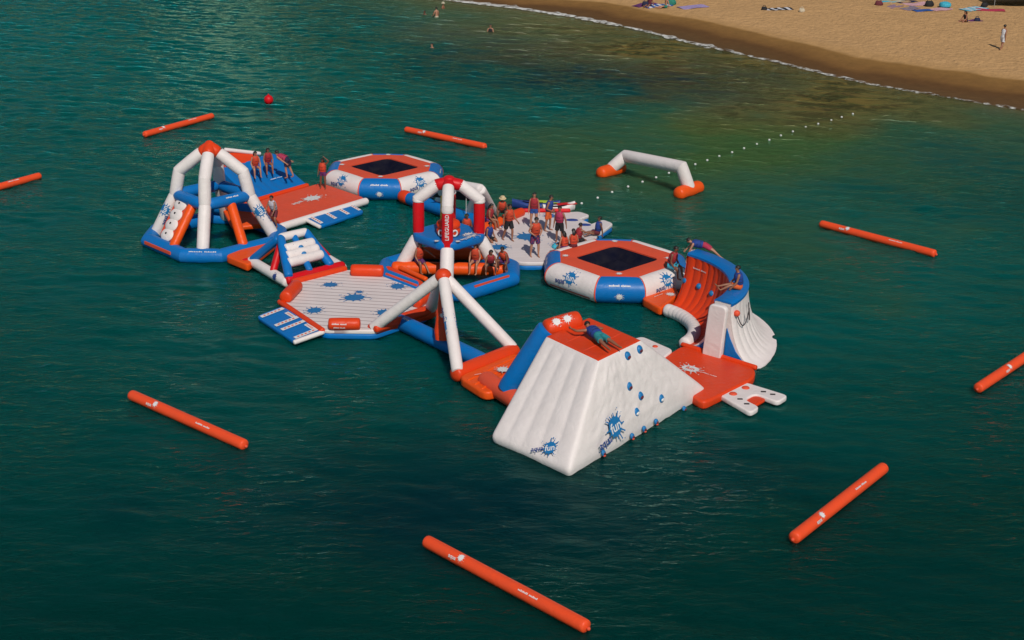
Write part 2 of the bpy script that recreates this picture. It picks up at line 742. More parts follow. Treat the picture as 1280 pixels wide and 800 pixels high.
def attr(nm):
    a = N(nt, 'ShaderNodeAttribute')
    a.attribute_name = nm
    return a.outputs['Fac']


def mix(a, b_, f):
    mx = N(nt, 'ShaderNodeMix', data_type='RGBA')
    for sock, v in ((mx.inputs[6], a), (mx.inputs[7], b_), (mx.inputs[0], f)):
        if isinstance(v, tuple):
            sock.default_value = (*v, 1)
        elif isinstance(v, (int, float)):
            sock.default_value = v
        else:
            L(v, sock)
    return mx.outputs[2]


sh = attr('shallow')
rp = N(nt, 'ShaderNodeValToRGB')
e = rp.color_ramp.elements
e[0].position, e[0].color = 0.0, (0.0004, 0.064, 0.057, 1)
e[1].position, e[1].color = 1.0, (0.16, 0.085, 0.028, 1)
for p_, c_ in ((.35, (.0008, .048, .044)), (.62, (.005, .048, .042)), (.82, (.028, .062, .036)), (.93, (.065, .065, .028)), (.975, (.10, .075, .03))):
    q = e.new(p_)
    q.color = (*c_, 1)
L(sh, rp.inputs[0])
n1 = N(nt, 'ShaderNodeTexNoise', Scale=0.05, Detail=4.0)
L(geo.outputs['Position'], n1.inputs['Vector'])
mr = N(nt, 'ShaderNodeMapRange')
mr.inputs['From Min'].default_value, mr.inputs['From Max'].default_value = .35, .68
L(n1.outputs['Fac'], mr.inputs['Value'])
c0 = mix(rp.outputs[0], (0.0003, 0.040, 0.032), mr.outputs[0])
c1 = mix(rp.outputs[0], c0, 0.6)
c12 = mix(c1, (0.0002, 0.027, 0.0225), attr('deep'))  # darkens toward the camera: seabed drop-off and steeper view put into the colour
c15 = mix(c12, (0.03, 0.07, 0.02), attr('green'))
c2 = mix(c15, (0.13, 0.082, 0.018), attr('reef'))
sm_ = N(nt, 'ShaderNodeMapping')
sm_.inputs['Rotation'].default_value = (0, 0, R(12))
sm_.inputs['Scale'].default_value = (.45, .75, 1)
L(geo.outputs['Position'], sm_.inputs['Vector'])
sn_ = N(nt, 'ShaderNodeTexNoise', Scale=0.9, Detail=6.0, Roughness=0.7, Distortion=0.8)
L(sm_.outputs[0], sn_.inputs['Vector'])
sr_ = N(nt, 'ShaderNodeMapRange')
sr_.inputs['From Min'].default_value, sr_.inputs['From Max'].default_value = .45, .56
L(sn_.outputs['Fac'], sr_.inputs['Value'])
sx2 = N(nt, 'ShaderNodeMath', operation='MULTIPLY')
L(sr_.outputs[0], sx2.inputs[0])
L(attr('reef'), sx2.inputs[1])
c25 = mix(c2, (0.012, 0.012, 0.006), sx2.outputs[0])
wm_ = mix((0.0008, 0.012, 0.020), (0.05, 0.036, 0.012), sr_.outputs[0])  # brown glints mottled into the dark weed colour
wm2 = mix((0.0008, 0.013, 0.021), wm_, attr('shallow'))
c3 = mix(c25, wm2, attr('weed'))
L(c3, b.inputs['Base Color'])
b.inputs['Roughness'].default_value = 0.07
b.inputs['IOR'].default_value = 1.333
b.inputs['Specular IOR Level'].default_value = 0.0
b.inputs['Subsurface Weight'].default_value = 1.0
b.inputs['Subsurface Radius'].default_value = (1.0, 1.0, 1.0)
b.inputs['Subsurface Scale'].default_value = 3.5
# small ripples
mp = N(nt, 'ShaderNodeMapping')
mp.inputs['Rotation'].default_value = (0, 0, R(14))
mp.inputs['Scale'].default_value = (0.75, 1.7, 1)
L(geo.outputs['Position'], mp.inputs['Vector'])
r1 = N(nt, 'ShaderNodeTexNoise', Scale=2.2, Detail=5.0, Roughness=0.6, Distortion=0.5)
L(mp.outputs[0], r1.inputs['Vector'])
bp = N(nt, 'ShaderNodeBump', Strength=1.0, Distance=0.06)
pn_ = N(nt, 'ShaderNodeTexNoise', Scale=0.16, Detail=3.0)
L(geo.outputs['Position'], pn_.inputs['Vector'])
pm_ = N(nt, 'ShaderNodeMapRange')
pm_.inputs['From Min'].default_value, pm_.inputs['From Max'].default_value = .36, .66
pm_.inputs['To Min'].default_value, pm_.inputs['To Max'].default_value = .022, .11
L(pn_.outputs['Fac'], pm_.inputs['Value'])
L(pm_.outputs[0], bp.inputs['Distance'])
L(r1.outputs['Fac'], bp.inputs['Height'])
L(bp.outputs[0], b.inputs['Normal'])
gl = N(nt, 'ShaderNodeBsdfGlossy', Roughness=0.07)
gl.inputs['Color'].default_value = (.48, .84, .70, 1)
L(bp.outputs[0], gl.inputs['Normal'])
fr_ = N(nt, 'ShaderNodeFresnel', IOR=1.155)
L(bp.outputs[0], fr_.inputs['Normal'])
ms = N(nt, 'ShaderNodeMixShader')
L(fr_.outputs[0], ms.inputs[0])
L(b.outputs[0], ms.inputs[1])
L(gl.outputs[0], ms.inputs[2])
L(ms.outputs[0], nt.nodes['Material Output'].inputs['Surface'])
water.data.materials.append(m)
MAT['sea_water'] = m

# ---- sand
xs2 = axis(-20, 62, 0.4, -2500, 2500)
ys2 = axis(62, 150, 0.4, -500, 3700)
X2, Y2 = np.meshgrid(xs2, ys2)
D2 = inland(X2, Y2)
near = np.clip((64 - np.abs(X2 - 20)) / 8, 0, 1) * np.clip((155 - Y2) / 5, 0, 1) * (Y2 > 55)
fh = sample(cloud2, X2, Y2) * 0.03 + sample(cloud, X2, Y2) * .05
wet = D2 + 0.9 * sample(cloud, X2, Y2)
sand = sheet('beach', xs2, ys2, sand_z(D2) + fh * near * np.clip((D2 - 5) / 4, 0, 1), {'wet': wet})
m = bpy.data.materials.new('beach_sand')
nt, b = nodes_of(m)
L = nt.links.new
geo = N(nt, 'ShaderNodeNewGeometry')
rp = N(nt, 'ShaderNodeValToRGB')
mr = N(nt, 'ShaderNodeMapRange')
mr.inputs['From Min'].default_value, mr.inputs['From Max'].default_value = -2, 14
L(attr('wet'), mr.inputs['Value'])
e = rp.color_ramp.elements
e[0].position, e[0].color = 0.05, (0.10, 0.055, 0.022, 1)
e[1].position, e[1].color = 0.62, (0.54, 0.32, 0.14, 1)
for p_, c_ in ((.28, (.125, .058, .017)), (.34, (.205, .10, .027)), (.47, (.26, .135, .036)), (.50, (.46, .265, .105))):
    q = e.new(p_)
    q.color = (*c_, 1)
L(mr.outputs[0], rp.inputs[0])
n1 = N(nt, 'ShaderNodeTexNoise', Scale=1.4, Detail=8.0, Roughness=0.7)
L(geo.outputs['Position'], n1.inputs['Vector'])
mr2 = N(nt, 'ShaderNodeMapRange')
mr2.inputs['From Min'].default_value, mr2.inputs['From Max'].default_value = .3, .7
mr2.inputs['To Min'].default_value, mr2.inputs['To Max'].default_value = .8, 1.1
L(n1.outputs['Fac'], mr2.inputs['Value'])
vm = N(nt, 'ShaderNodeVectorMath', operation='SCALE')
L(rp.outputs[0], vm.inputs[0])
L(mr2.outputs[0], vm.inputs['Scale'])
L(vm.outputs[0], b.inputs['Base Color'])
vo = N(nt, 'ShaderNodeTexNoise', Scale=1.1, Detail=3.0, Distortion=1.5)
L(geo.outputs['Position'], vo.inputs['Vector'])
n2 = N(nt, 'ShaderNodeTexNoise', Scale=3.5, Detail=6.0)
L(geo.outputs['Position'], n2.inputs['Vector'])
ad = N(nt, 'ShaderNodeMath', operation='ADD')
L(vo.outputs['Fac'], ad.inputs[0])
L(n2.outputs['Fac'], ad.inputs[1])
dry = N(nt, 'ShaderNodeMapRange')
dry.inputs['From Min'].default_value, dry.inputs['From Max'].default_value = 5.5, 8
dry.inputs['To Min'].default_value, dry.inputs['To Max'].default_value = .02, .15
L(attr('wet'), dry.inputs['Value'])
bp = N(nt, 'ShaderNodeBump', Strength=1.0)
L(dry.outputs[0], bp.inputs['Distance'])
L(ad.outputs[0], bp.inputs['Height'])
L(bp.outputs[0], b.inputs['Normal'])
rg = N(nt, 'ShaderNodeMapRange')
rg.inputs['From Min'].default_value, rg.inputs['From Max'].default_value = 1, 6
rg.inputs['To Min'].default_value, rg.inputs['To Max'].default_value = .4, .95
L(attr('wet'), rg.inputs['Value'])
L(rg.outputs[0], b.inputs['Roughness'])
b.inputs['Specular IOR Level'].default_value = 0.25
sand.data.materials.append(m)

# ---- hillside behind the beach (its reflection warms the far water)
hx = np.linspace(-900, 900, 240)
hy = np.linspace(60, 1100, 170)
HX, HY = np.meshgrid(hx, hy)
DH = inland(HX, HY)
rise = np.clip((DH - 52) / 70, 0, 1)
rise = rise * rise * (3 - 2 * rise)
bump = 14 * np.sin(HX * .021 + 1.3) + 9 * np.sin(HX * .047 + HY * .03) + 6 * np.sin(HY * .06 - HX * .035)
hill = sheet('hill', hx, hy, -9 + 11 * np.clip((DH - 46) / 12, 0, 1) + rise * (70 + bump))
m = bpy.data.materials.new('hill_scrub')
nt, b = nodes_of(m)
L = nt.links.new
geo = N(nt, 'ShaderNodeNewGeometry')
n1 = N(nt, 'ShaderNodeTexNoise', Scale=0.06, Detail=8.0, Roughness=0.7)
L(geo.outputs['Position'], n1.inputs['Vector'])
rp = N(nt, 'ShaderNodeValToRGB')
e = rp.color_ramp.elements
e[0].position, e[0].color = .40, (.03, .034, .01, 1)
e[1].position, e[1].color = .60, (.34, .23, .11, 1)
L(n1.outputs['Fac'], rp.inputs[0])
sp_ = N(nt, 'ShaderNodeSeparateXYZ')
L(geo.outputs['Position'], sp_.inputs[0])
d1 = N(nt, 'ShaderNodeMath', operation='ADD')
d1.inputs[1].default_value = 57.0
L(sp_.outputs[0], d1.inputs[0])
d2 = N(nt, 'ShaderNodeMath', operation='ABSOLUTE')
L(d1.outputs[0], d2.inputs[0])
d3 = N(nt, 'ShaderNodeMapRange')
d3.inputs['From Min'].default_value, d3.inputs['From Max'].default_value = 13, 6
L(d2.outputs[0], d3.inputs['Value'])
cl_ = mix(rp.outputs[0], (.74, .66, .5), d3.outputs[0])          # pale band added to the unseen hill for the bright column it reflects
L(cl_, b.inputs['Base Color'])
b.inputs['Roughness'].default_value = 0.95
hill.data.materials.append(m)

# ---- foam along the waterline
fx = np.arange(-12, 34, 0.22)
mb = MB()
rnd = random.Random(3)
wph = [rnd.uniform(0, 6.28) for _ in range(6)]
rows = []
for x in fx:
    y = float(np.interp(x, SHX, SHY))
    k = sum(math.sin(x * f_ + p_) for f_, p_ in zip((.35, .8, 1.7, 3.1, 5.3, 8.9), wph)) / 6
    wd = max(.05, (1.1 if x < 14 else .45) * (.55 + .9 * k) + .25 * rnd.random())
    off = .35 * k
    nrm_ = V((.66, .75, 0))
    row = []
    for t in (0, .25, .6, 1):
        dd = -wd * .7 + t * wd + off
        q = V((x, y, 0)) + nrm_ * dd
        row.append((q.x + rnd.uniform(-.08, .08), q.y + rnd.uniform(-.1, .1), .03 + .07 * math.sin(math.pi * t) + max(0, .085 * dd)))
    rows.append(row)
vs = [p for r_ in rows for p in r_]
fs = []
for i in range(len(rows) - 1):
    for j in range(3):
        a = i * 4 + j
        fs.append((a, a + 4, a + 5, a + 1))
m = bpy.data.materials.new('foam')
nt, b = nodes_of(m)
L = nt.links.new
geo = N(nt, 'ShaderNodeNewGeometry')
n1 = N(nt, 'ShaderNodeTexNoise', Scale=1.7, Detail=6.0, Roughness=0.7)
L(geo.outputs['Position'], n1.inputs['Vector'])
rp = N(nt, 'ShaderNodeValToRGB')
rp.color_ramp.elements[0].position = .38
rp.color_ramp.elements[1].position = .56
sx_ = N(nt, 'ShaderNodeSeparateXYZ')
L(geo.outputs['Position'], sx_.inputs[0])
fm_ = N(nt, 'ShaderNodeMapRange')
fm_.inputs['From Min'].default_value, fm_.inputs['From Max'].default_value = 4, 24
fm_.inputs['To Min'].default_value, fm_.inputs['To Max'].default_value = .02, -.08
L(sx_.outputs[0], fm_.inputs['Value'])
fa_ = N(nt, 'ShaderNodeMath', operation='ADD')
L(fm_.outputs[0], fa_.inputs[0])
L(n1.outputs['Fac'], fa_.inputs[1])
L(fa_.outputs[0], rp.inputs[0])
L(rp.outputs[0], b.inputs['Alpha'])
b.inputs['Base Color'].default_value = (.62, .62, .58, 1)
b.inputs['Roughness'].default_value = .8
MAT['foam'] = m
foam = MB().add(vs, fs).build('sea_foam', 'foam')
foam['kind'] = 'stuff'

# ================================================================== THE WATER PARK
def ngon_at(c, half, cut, z, rot=0.0):
    """square on its point with clipped corners: 8 points, the clipped corners facing W,S,E,N"""
    c = V((c[0], c[1], 0))
    pts = []
    for k in range(4):                       # W, S, E, N
        a = math.pi + k * math.pi / 2 + rot
        d = V((math.cos(a), math.sin(a), 0))
        s = V((-d.y, d.x, 0))
        for q in (-1, 1):
            p = c + d * half + s * (q * cut)
            pts.append(V((p.x, p.y, z)))
    return pts


def small_print(fn, parent, w=.9, h=.13, seed=1, mat='print_white', rows=1):
    for k in range(rows):
        sh = marks2d(seed + k, 16, w * (1 - .2 * k) * .85, h * .62)
        decal('small_print', xf(sh, 1, 0, -k * h * 1.6), mat, fn, parent, 0)['kind'] = 'stuff'


# ---------------------------------------------------------------- climbing tower
TC = V((-12.35, 56.8, 0))
t = thing('climbing_tower', 'tall white legged climbing tower on a blue floating ring with orange crown', 'climbing tower', TC)
ring = ngon_at(TC, 2.56, .74, .17)
tube('base_ring', ring, .31, 'blue', t, closed=True)
JZ, KZ, CZ = 1.95, 2.95, 3.72
legdirs = [V((math.cos(a), math.sin(a), 0)) for a in (math.pi, 1.5 * math.pi, 0, .5 * math.pi)]
joints = []
for d in legdirs:
    pts = [TC + d * 2.42 + V((0, 0, .28)), TC + d * 1.52 + V((0, 0, JZ)), TC + d * 1.3 + V((0, 0, KZ)), TC + d * .36 + V((0, 0, CZ))]
    joints.append(pts[1])
    lg = tube('leg', pts, .25, 'white', t, bulge=.15)
    ax = (pts[1] - pts[0])
    if d.x < -.5 or d.x > .5:
        side = V((d.x * .25, -1, .5))
        logo(tube_map(pts[0].lerp(pts[1], .62), ax if d.x > 0 else ax, .25, side), lg, .55, seed=3, tilt=.1)
for i in range(4):
    a, b_ = joints[i], joints[(i + 1) % 4]
    cb = tube('crossbar', [a.lerp(b_, .02), b_.lerp(a, .02)], [.24, .24], 'blue', t, pinch=.72, seam=.3, bulge=.2)
    if i == 1:
        small_print(tube_map(a.lerp(b_, .55), b_ - a, .25, (0, -1, .7)), cb, .7, .1, 4)
mb = MB()
add_tube(mb, [TC + legdirs[0] * .31 + V((0, 0, CZ + .02)), TC + V((0, 0, CZ + .22)), TC + legdirs[2] * .31 + V((0, 0, CZ + .02))], .262, bulge=.3)
add_tube(mb, [TC + legdirs[1] * .31 + V((0, 0, CZ + .02)), TC + V((0, 0, CZ + .225)), TC + legdirs[3] * .31 + V((0, 0, CZ + .02))], .258, bulge=.3)
mb.build('crown', 'orange', t)
# orange strut on the front right face, ladder panel with white holds on the front left
fa, fb = ring[3], ring[4]
tube('strut', [fa.lerp(fb, .42) + V((0, .05, .2)), joints[1].lerp(joints[2], .56) - V((0, 0, .1))], .2, 'deep_orange', t)
la, lb = ring[1], ring[2]
tube('strut', [la.lerp(lb, .72) + V((0, .05, .2)), joints[0].lerp(joints[1], .62) - V((0, 0, .1))], .19, 'deep_orange', t)
q0, q1 = la.lerp(lb, .18) + V((.1, .1, .25)), la.lerp(lb, .62) + V((.1, .1, .25))
q2, q3 = joints[0].lerp(joints[1], .52), joints[0].lerp(joints[1], .08)
cp = puff('climbing_panel', [q0, q1, q2, q3], .2, 'coral', t)
pn = (q1 - q0).cross(q3 - q0).normalized()
if pn.y > 0:
    pn = -pn
for k in range(4):
    f_ = .12 + .235 * k
    c = q0.lerp(q3, f_).lerp(q1.lerp(q2, f_), .52)
    ux = (q1 - q0).normalized()
    uy = pn.cross(ux)
    Mx = Matrix((ux, uy, pn)).transposed()
    h_ = MB().ball(c + pn * .03, .40, .29, .10, 20, 8, Mx).build('hold', 'white', cp)
    MB().ball(c + pn * .125 + uy * .04, .05, .05, .03, 8, 6, Mx).build('valve', 'mat_black', h_)
st = MB()
d_ = (lb - la).normalized()
sd = V((d_.y, -d_.x, 0))
Ms = Matrix((d_, sd, V((0, 0, 1)))).transposed()
st.box(la.lerp(lb, .46) + sd * .325 + V((0, 0, .06)), 1.9, .05, .12, Ms)
st.build('stripe', 'coral', t)
small_print(tube_map(ring[2].lerp(ring[3], .55), ring[3] - ring[2], .31, (0, -1, 1.2)), t, 1.3, .07, 9)
# inner landing that leads back to the slide
puff('landing', [ring[5] + V((-.3, .2, .3)), ring[5] + V((-1.9, -.3, .3)), ring[6] + V((-1.2, .4, .75)), ring[6] + V((.3, .4, .75))], .22, 'deep_orange', t)
tube('inner_beam', [ring[7] + V((.2, -.2, .55)), ring[6] + V((.6, -.5, .55))], .26, 'blue', t)

# ---------------------------------------------------------------- wide blue slide
SB0, SB1 = P(318, 249, .38), P(383, 230, .38)
ST0, ST1 = P(277, 212, 1.25), P(345, 192.5, 1.25)
t = thing('water_slide', 'wide blue sloping slide with three people at its top', 'slide', ((SB0 + SB1 + ST0 + ST1) / 4).to_2d().to_3d())
n_ = 26
mb = MB()
e_ = (SB1 - SB0)
up_ = (ST0 - SB0)
prof = []
for i in range(n_ + 1):
    s_ = i / n_
    prof.append((s_, .85 * (s_ ** 1.15) * (1 - .12 * math.sin(math.pi * s_))))
grid = []
for j in range(41):
    u_ = j / 40
    rib = .035 * abs(math.sin(math.pi * u_ * 7))
    row = []
    for s_, zz in prof:
        a, b_ = SB0.lerp(SB1, u_), ST0.lerp(ST1, u_)
        p = a.lerp(b_, s_)
        row.append(V((p.x, p.y, .38 + zz + rib)))
    back = ST0.lerp(ST1, u_) - SB0.lerp(SB1, u_)
    back.z = 0
    back.normalize()
    top = row[-1]
    row += [V((*(top + back * .35).xy, top.z - .03)), V((*(top + back * .55).xy, top.z - .25)), V((*(top + back * .9).xy, -.1))]
    row = [V((*row[0].xy, -.1))] + row
    grid.append(row)
nn = len(grid[0])
vs = [p for r_ in grid for p in r_]
fs = [(j * nn + i, j * nn + i + 1, (j + 1) * nn + i + 1, (j + 1) * nn + i) for j in range(40) for i in range(nn - 1)]
fs += [tuple(range(nn)), tuple(40 * nn + i for i in range(nn - 1, -1, -1))]
sl = MB().add(vs, fs).build('slide_body', 'blue', t)
ux = e_.normalized()
c = SB0.lerp(SB1, .62).lerp(ST0.lerp(ST1, .62), .34)
small_print(plane_map(c + V((0, 0, .05)), ux, (ST0 - SB0), .02), sl, .85, .09, 5)
tube('foot_tube', [SB0 + V((.05, -.12, -.05)), SB1 + V((.05, -.12, -.05))], .13, 'orange', t)
puff('back_ramp', [P(278, 210, 1.2), P(315, 204, 1.2), P(324, 193, 1.35), P(283, 188, 1.75)], .3, 'orange', t)
tube('ramp_edge', [P(281, 187, 1.8), P(325, 192, 1.4)], .09, 'white', t)

# ---------------------------------------------------------------- orange platform with boarding ramp
A, B_, C_, D_ = P(323, 251, .36), P(401, 228, .36), P(457, 247, .36), P(351, 279, .36)
t = thing('floating_platform', 'flat orange floating platform between the wide blue slide and a trampoline', 'platform', ((A + B_ + C_ + D_) / 4).to_2d().to_3d())
pl = puff('deck', [A, B_, C_, D_], .34, 'coral', t, r=.07)
tube('edge_tube', [D_ + V((.02, -.03, -.16)), C_ + V((.02, -.03, -.16))], .17, 'white', t)
fn = plane_map(A.lerp(C_, .47), (C_ - D_), (A - D_))
decal('splash_print', xf(splat2d(5), .75, .2, 0, 0, 1.5), 'print_white', fn, pl)
decal('lettering', xf(text2d('aqua'), .35, -.75, 0, .1), 'print_white', fn, pl)
r0, r1, r2, r3 = P(379, 271, .32), P(436, 252, .32), P(456, 264, .13), P(400, 283, .13)
t2 = thing('boarding_ramp', 'blue boarding ramp with white grip bars on the orange platform by the slide', 'ramp', ((r0 + r2) / 2).to_2d().to_3d())


def ramp(t2, r0, r1, r2, r3, bars, seed):
    rb = puff('ramp_deck', [r0, r1, r2, r3], .16, 'blue', t2, r=.05, corner=.08)
    tube('side_tube', [r0 + V((0, -.02, -.07)), r3 + V((0, -.02, -.02))], .085, 'white', t2)
    ux, uy = (r1 - r0), (r0 - r3)
    W_, L_ = ux.length, uy.length
    o_ = r3
    nz = ux.cross(uy).normalized()
    nz = nz if nz.z > 0 else -nz
    fn = lambda x, y, k=0: o_ + ux * x + uy * y + nz * (.015 + .006 * k)
    for x0, y0, x1, y1 in bars:
        sh = ([(x0, y0), (x1, y0), (x1, y1), (x0, y1)], [(0, 1, 2, 3)])
        br = decal('grip_bar', sh, 'print_white', fn, t2)
        mk = []
        horiz = (x1 - x0) * W_ > (y1 - y0) * L_
        for i in range(5):
            f0, f1 = .12 + .16 * i, .2 + .16 * i
            if horiz:
                a0, a1, b0, b1 = x0 + (x1 - x0) * f0, x0 + (x1 - x0) * f1, y0 + (y1 - y0) * .3, y0 + (y1 - y0) * .7
            else:
                a0, a1, b0, b1 = x0 + (x1 - x0) * .3, x0 + (x1 - x0) * .7, y0 + (y1 - y0) * f0, y0 + (y1 - y0) * f1
            mk.append((a0, b0, a1, b1))
        vs, fs = [], []
        for a0, b0, a1, b1 in mk:
            k = len(vs)
            vs += [(a0, b0), (a1, b0), (a1, b1), (a0, b1)]
            fs.append((k, k + 1, k + 2, k + 3))
        decal('small_print', (vs, fs), 'coral', fn, br, 1)['kind'] = 'stuff'


ramp(t2, r0, r1, r2, r3, [(.06, .15, .13, .92), (.13, .78, .3, .92), (.36, .15, .43, .92), (.43, .78, .58, .92), (.64, .15, .71, .92), (.71, .78, .84, .92), (.9, .15, .96, .92)], 1)

# ---------------------------------------------------------------- trampolines
def trampoline(c, label, rot, half, cut, mat_r, lseed):
    c = V(c)
    t = thing('trampoline', label, 'trampoline', c, 0, 'water trampolines')
    rt = .5
    pts = ngon_at(c, half - rt, cut, .40, rot)
    segs = tube_segments(pts, rt, closed=True, n=24, pinch=.97, seam=.06)
    for i, rings in enumerate(segs):
        short = i % 2 == 0
        s_ = MB().rings(rings, False, False).build('frame_tube', 'blue' if short else 'white', t)
        a, b_ = pts[i], pts[(i + 1) % 8]
        outw = (a + b_) / 2 - V((c.x, c.y, .4))
        if outw.y < .3:
            mid, ax = (a + b_) / 2, (b_ - a)
            if not short:
                logo(tube_map(mid, ax, rt, outw.normalized() * 1.0 + V((0, 0, .62))), s_, .62, seed=lseed + i, tilt=.05)
                st_ = tube_map(mid, ax, rt, outw.normalized() + V((0, 0, -.62)))
                hl = ax.length / 2 - .05
                decal('stripe', ([(-hl, -.03), (hl, -.03), (hl, .03), (-hl, .03)], [(0, 1, 2, 3)]), 'orange', st_, s_)
            else:
                small_print(tube_map(mid, ax, rt, outw.normalized() + V((0, 0, .75))), s_, .95, .12, lseed + i)
                fv = tube_map(mid, ax, rt, outw.normalized() + V((0, 0, -.2)))
                decal('valve_print', xf(splat2d(8), .28), 'print_white', fv, s_)
        sm = MB()            # coral seam ring at each joint
        for rg, rg2 in ((rings[0], rings[1]),):
            cc = sum(rg, V()) / len(rg)
            sm.rings([[cc + (p - cc) * 1.035 for p in rg], [cc + (p - cc) * 1.03 + (b_ - a).normalized() * .05 for p in rg]], False, False)
        sm.build('seam', 'coral', t)
    # coral skirt between frame and mat
    zt = .88
    outer = ngon_at(c, half - rt + .10, cut + .05, zt - .02, rot)
    o2 = []
    for i in range(8):
        a, b_ = outer[i], outer[(i + 1) % 8]
        o2 += [a.lerp(b_, k / 4) for k in range(4)]
    matp = round_poly([V((c.x + mat_r * math.cos(a + rot), c.y + mat_r * math.sin(a + rot), zt)) for a in (math.pi, 1.5 * math.pi, 0, .5 * math.pi)], .3, 8)
    # resample by angle so both loops match
    def by_angle(loop, n=64):
        res = []
        L_ = len(loop)
        for k in range(n):
            th = 2 * math.pi * k / n
            d = V((math.cos(th), math.sin(th), 0))
            best = None
            for i in range(L_):
                a, b_ = loop[i] - c, loop[(i + 1) % L_] - c
                den = (b_.x - a.x) * d.y - (b_.y - a.y) * d.x
                if abs(den) < 1e-9:
                    continue
                s_ = (a.y * d.x - a.x * d.y) / den
                if -1e-6 <= s_ <= 1 + 1e-6:
                    p = a + (b_ - a) * s_
                    if p.x * d.x + p.y * d.y > 0:
                        best = p
            res.append(V((c.x + best.x, c.y + best.y, loop[0].z)))
        return res
    ro, ri = by_angle(outer), by_angle(matp)
    mid = [a.lerp(b_, .5) + V((0, 0, .06)) for a, b_ in zip(ro, ri)]
    sk = MB().rings([[p + V((0, 0, -.1)) for p in ro], ro, mid, ri, [p + V((0, 0, -.06)) for p in ri]], False, False).build('skirt', 'coral', t, angle=60)
    for i, th in enumerate((math.pi, 1.5 * math.pi, 0, .5 * math.pi)):
        d = V((math.cos(th + rot), math.sin(th + rot), 0))
        o_ = c + d * (mat_r + .32) + V((0, 0, zt + .035))
        decal('splash_print', xf(splat2d(6 + i), .26), 'print_white', plane_map(o_, (1, 0, 0), (0, 1, .02), .03), sk)
    mm = MB()
    mm.rings([[p + V((0, 0, -.05)) for p in ri], [c + (p - c) * .6 + V((0, 0, -.05)) for p in ri], [V((c.x, c.y, zt - .07)) + (p - c - V((0, 0, zt))) * .02 for p in ri]], False, True)
    mm.build('jumping_mat', 'mat_black', t)
    return t


trampoline((-6.12, 65.75, 0), 'octagonal trampoline beside the flat orange platform, nobody on it', 0.0, 2.72, .78, 1.68, 1)
trampoline((4.0, 52.75, 0), 'octagonal trampoline next to the curved climbing wall, people sitting on its edge', R(-1), 2.78, .74, 1.66, 21)

# ---------------------------------------------------------------- lifeguard tower
LC = V((-2.48, 52.75, 0))
t = thing('lifeguard_tower', 'lifeguard tower with red and white posts over a blue raised deck', 'lifeguard tower', LC)
ring = ngon_at(LC, 2.45, .68, .2)
tube('base_ring', ring, .31, 'blue', t, closed=True)
DZ = 1.84
dk = []
mb = MB()
puff_into(mb, ngon_at(LC, 1.37, .3, DZ), .36, .12, .12)
deck = mb.build('deck', 'blue', t)
mb = MB()
for i, d in enumerate(legdirs):
    tube('leg', [LC + d * 1.9 + V((0, 0, .3)), LC + d * 1.22 + V((0, 0, DZ - .3))], .26, 'white', t, bulge=.1)
    pz = [LC + d * 1.16 + V((0, 0, DZ)), LC + d * 1.16 + V((0, 0, 3.12)), LC + d * .42 + V((0, 0, 3.72))]
    if i == 1:
        po = tube('post', [pz[0] + V((0, -.02, -.3)), V((*pz[1].xy, 2.95))], .215, 'red', t, bulge=.3)
        tx = text2d('LIFEGUARD')
        decal('lettering', xf(tx, .195, 0, 0, 0), 'print_white', tube_map(LC + d * 1.165 + V((0, 0, 2.42)), (0, 0, 1), .215, (0.0, -1, 0)), po)
        tube('upper_post', [V((*pz[1].xy, 2.95)), V((*pz[1].xy, 3.16)), pz[2]], .225, 'white', t, bulge=.1)
    else:
        tube('post', [pz[0] + V((0, 0, -.05)), V((*pz[1].xy, 3.02))], .215, 'red', t, bulge=.2)
        tube('upper_post', [V((*pz[1].xy, 3.02)), pz[1], pz[2]], .225, 'white', t, bulge=.1)
mb = MB()
for k in (0, 1):
    a, b_ = legdirs[k], legdirs[k + 2]
    add_tube(mb, [LC + a * .5 + V((0, 0, 3.68)), LC + V((0, 0, 3.78 + .004 * k)), LC + b_ * .5 + V((0, 0, 3.68))], .225 - .003 * k, bulge=.3)
mb.ball(LC + V((0, 0, 3.9)), .24, .24, .16, 16, 8)
mb.build('crown', 'red', t)
tube('seat_tube', [LC + V((-2.1, -.25, .42)), LC + V((2.1, -.25, .42))], .25, 'deep_orange', t)
tube('seat_tube', [LC + V((-1.4, 1.6, .42)), LC + V((1.6, 1.6, .42))], .25, 'deep_orange', t)
for a, b_, i0 in ((ring[3], ring[4], 1), (ring[1], ring[2], 2)):
    d_ = (b_ - a).normalized()
    sd = V((d_.y, -d_.x, 0))
    Ms = Matrix((d_, sd, V((0, 0, 1)))).transposed()
    MB().box(a.lerp(b_, .5) + sd * .19 + V((0, 0, .25)), 1.8, .06, .07, Ms).build('stripe', 'coral', t)
tube('inner_strip', [ring[0].lerp(ring[1], .8) + V((.5, .1, .28)), ring[2] + V((-.1, .75, .28))], .1, 'deep_orange', t)
fv = ngon_at(LC, 1.37, .3, DZ)
a, b_ = fv[3], fv[4]
logo(plane_map(a.lerp(b_, .62) + V((-.15, .28, 0)), (b_ - a), (-.7, .7, 0), .02), deck, .62, colour='print_white', ink='blue', word='print_white', seed=13, tilt=.0)
for sx in (-1, 1):
    decal('splash_print', xf(splat2d(11), .22), 'print_white', plane_map(LC + V((sx * .4, -1.25, DZ)), (1, 0, 0), (0, 1, 0), .02), deck)
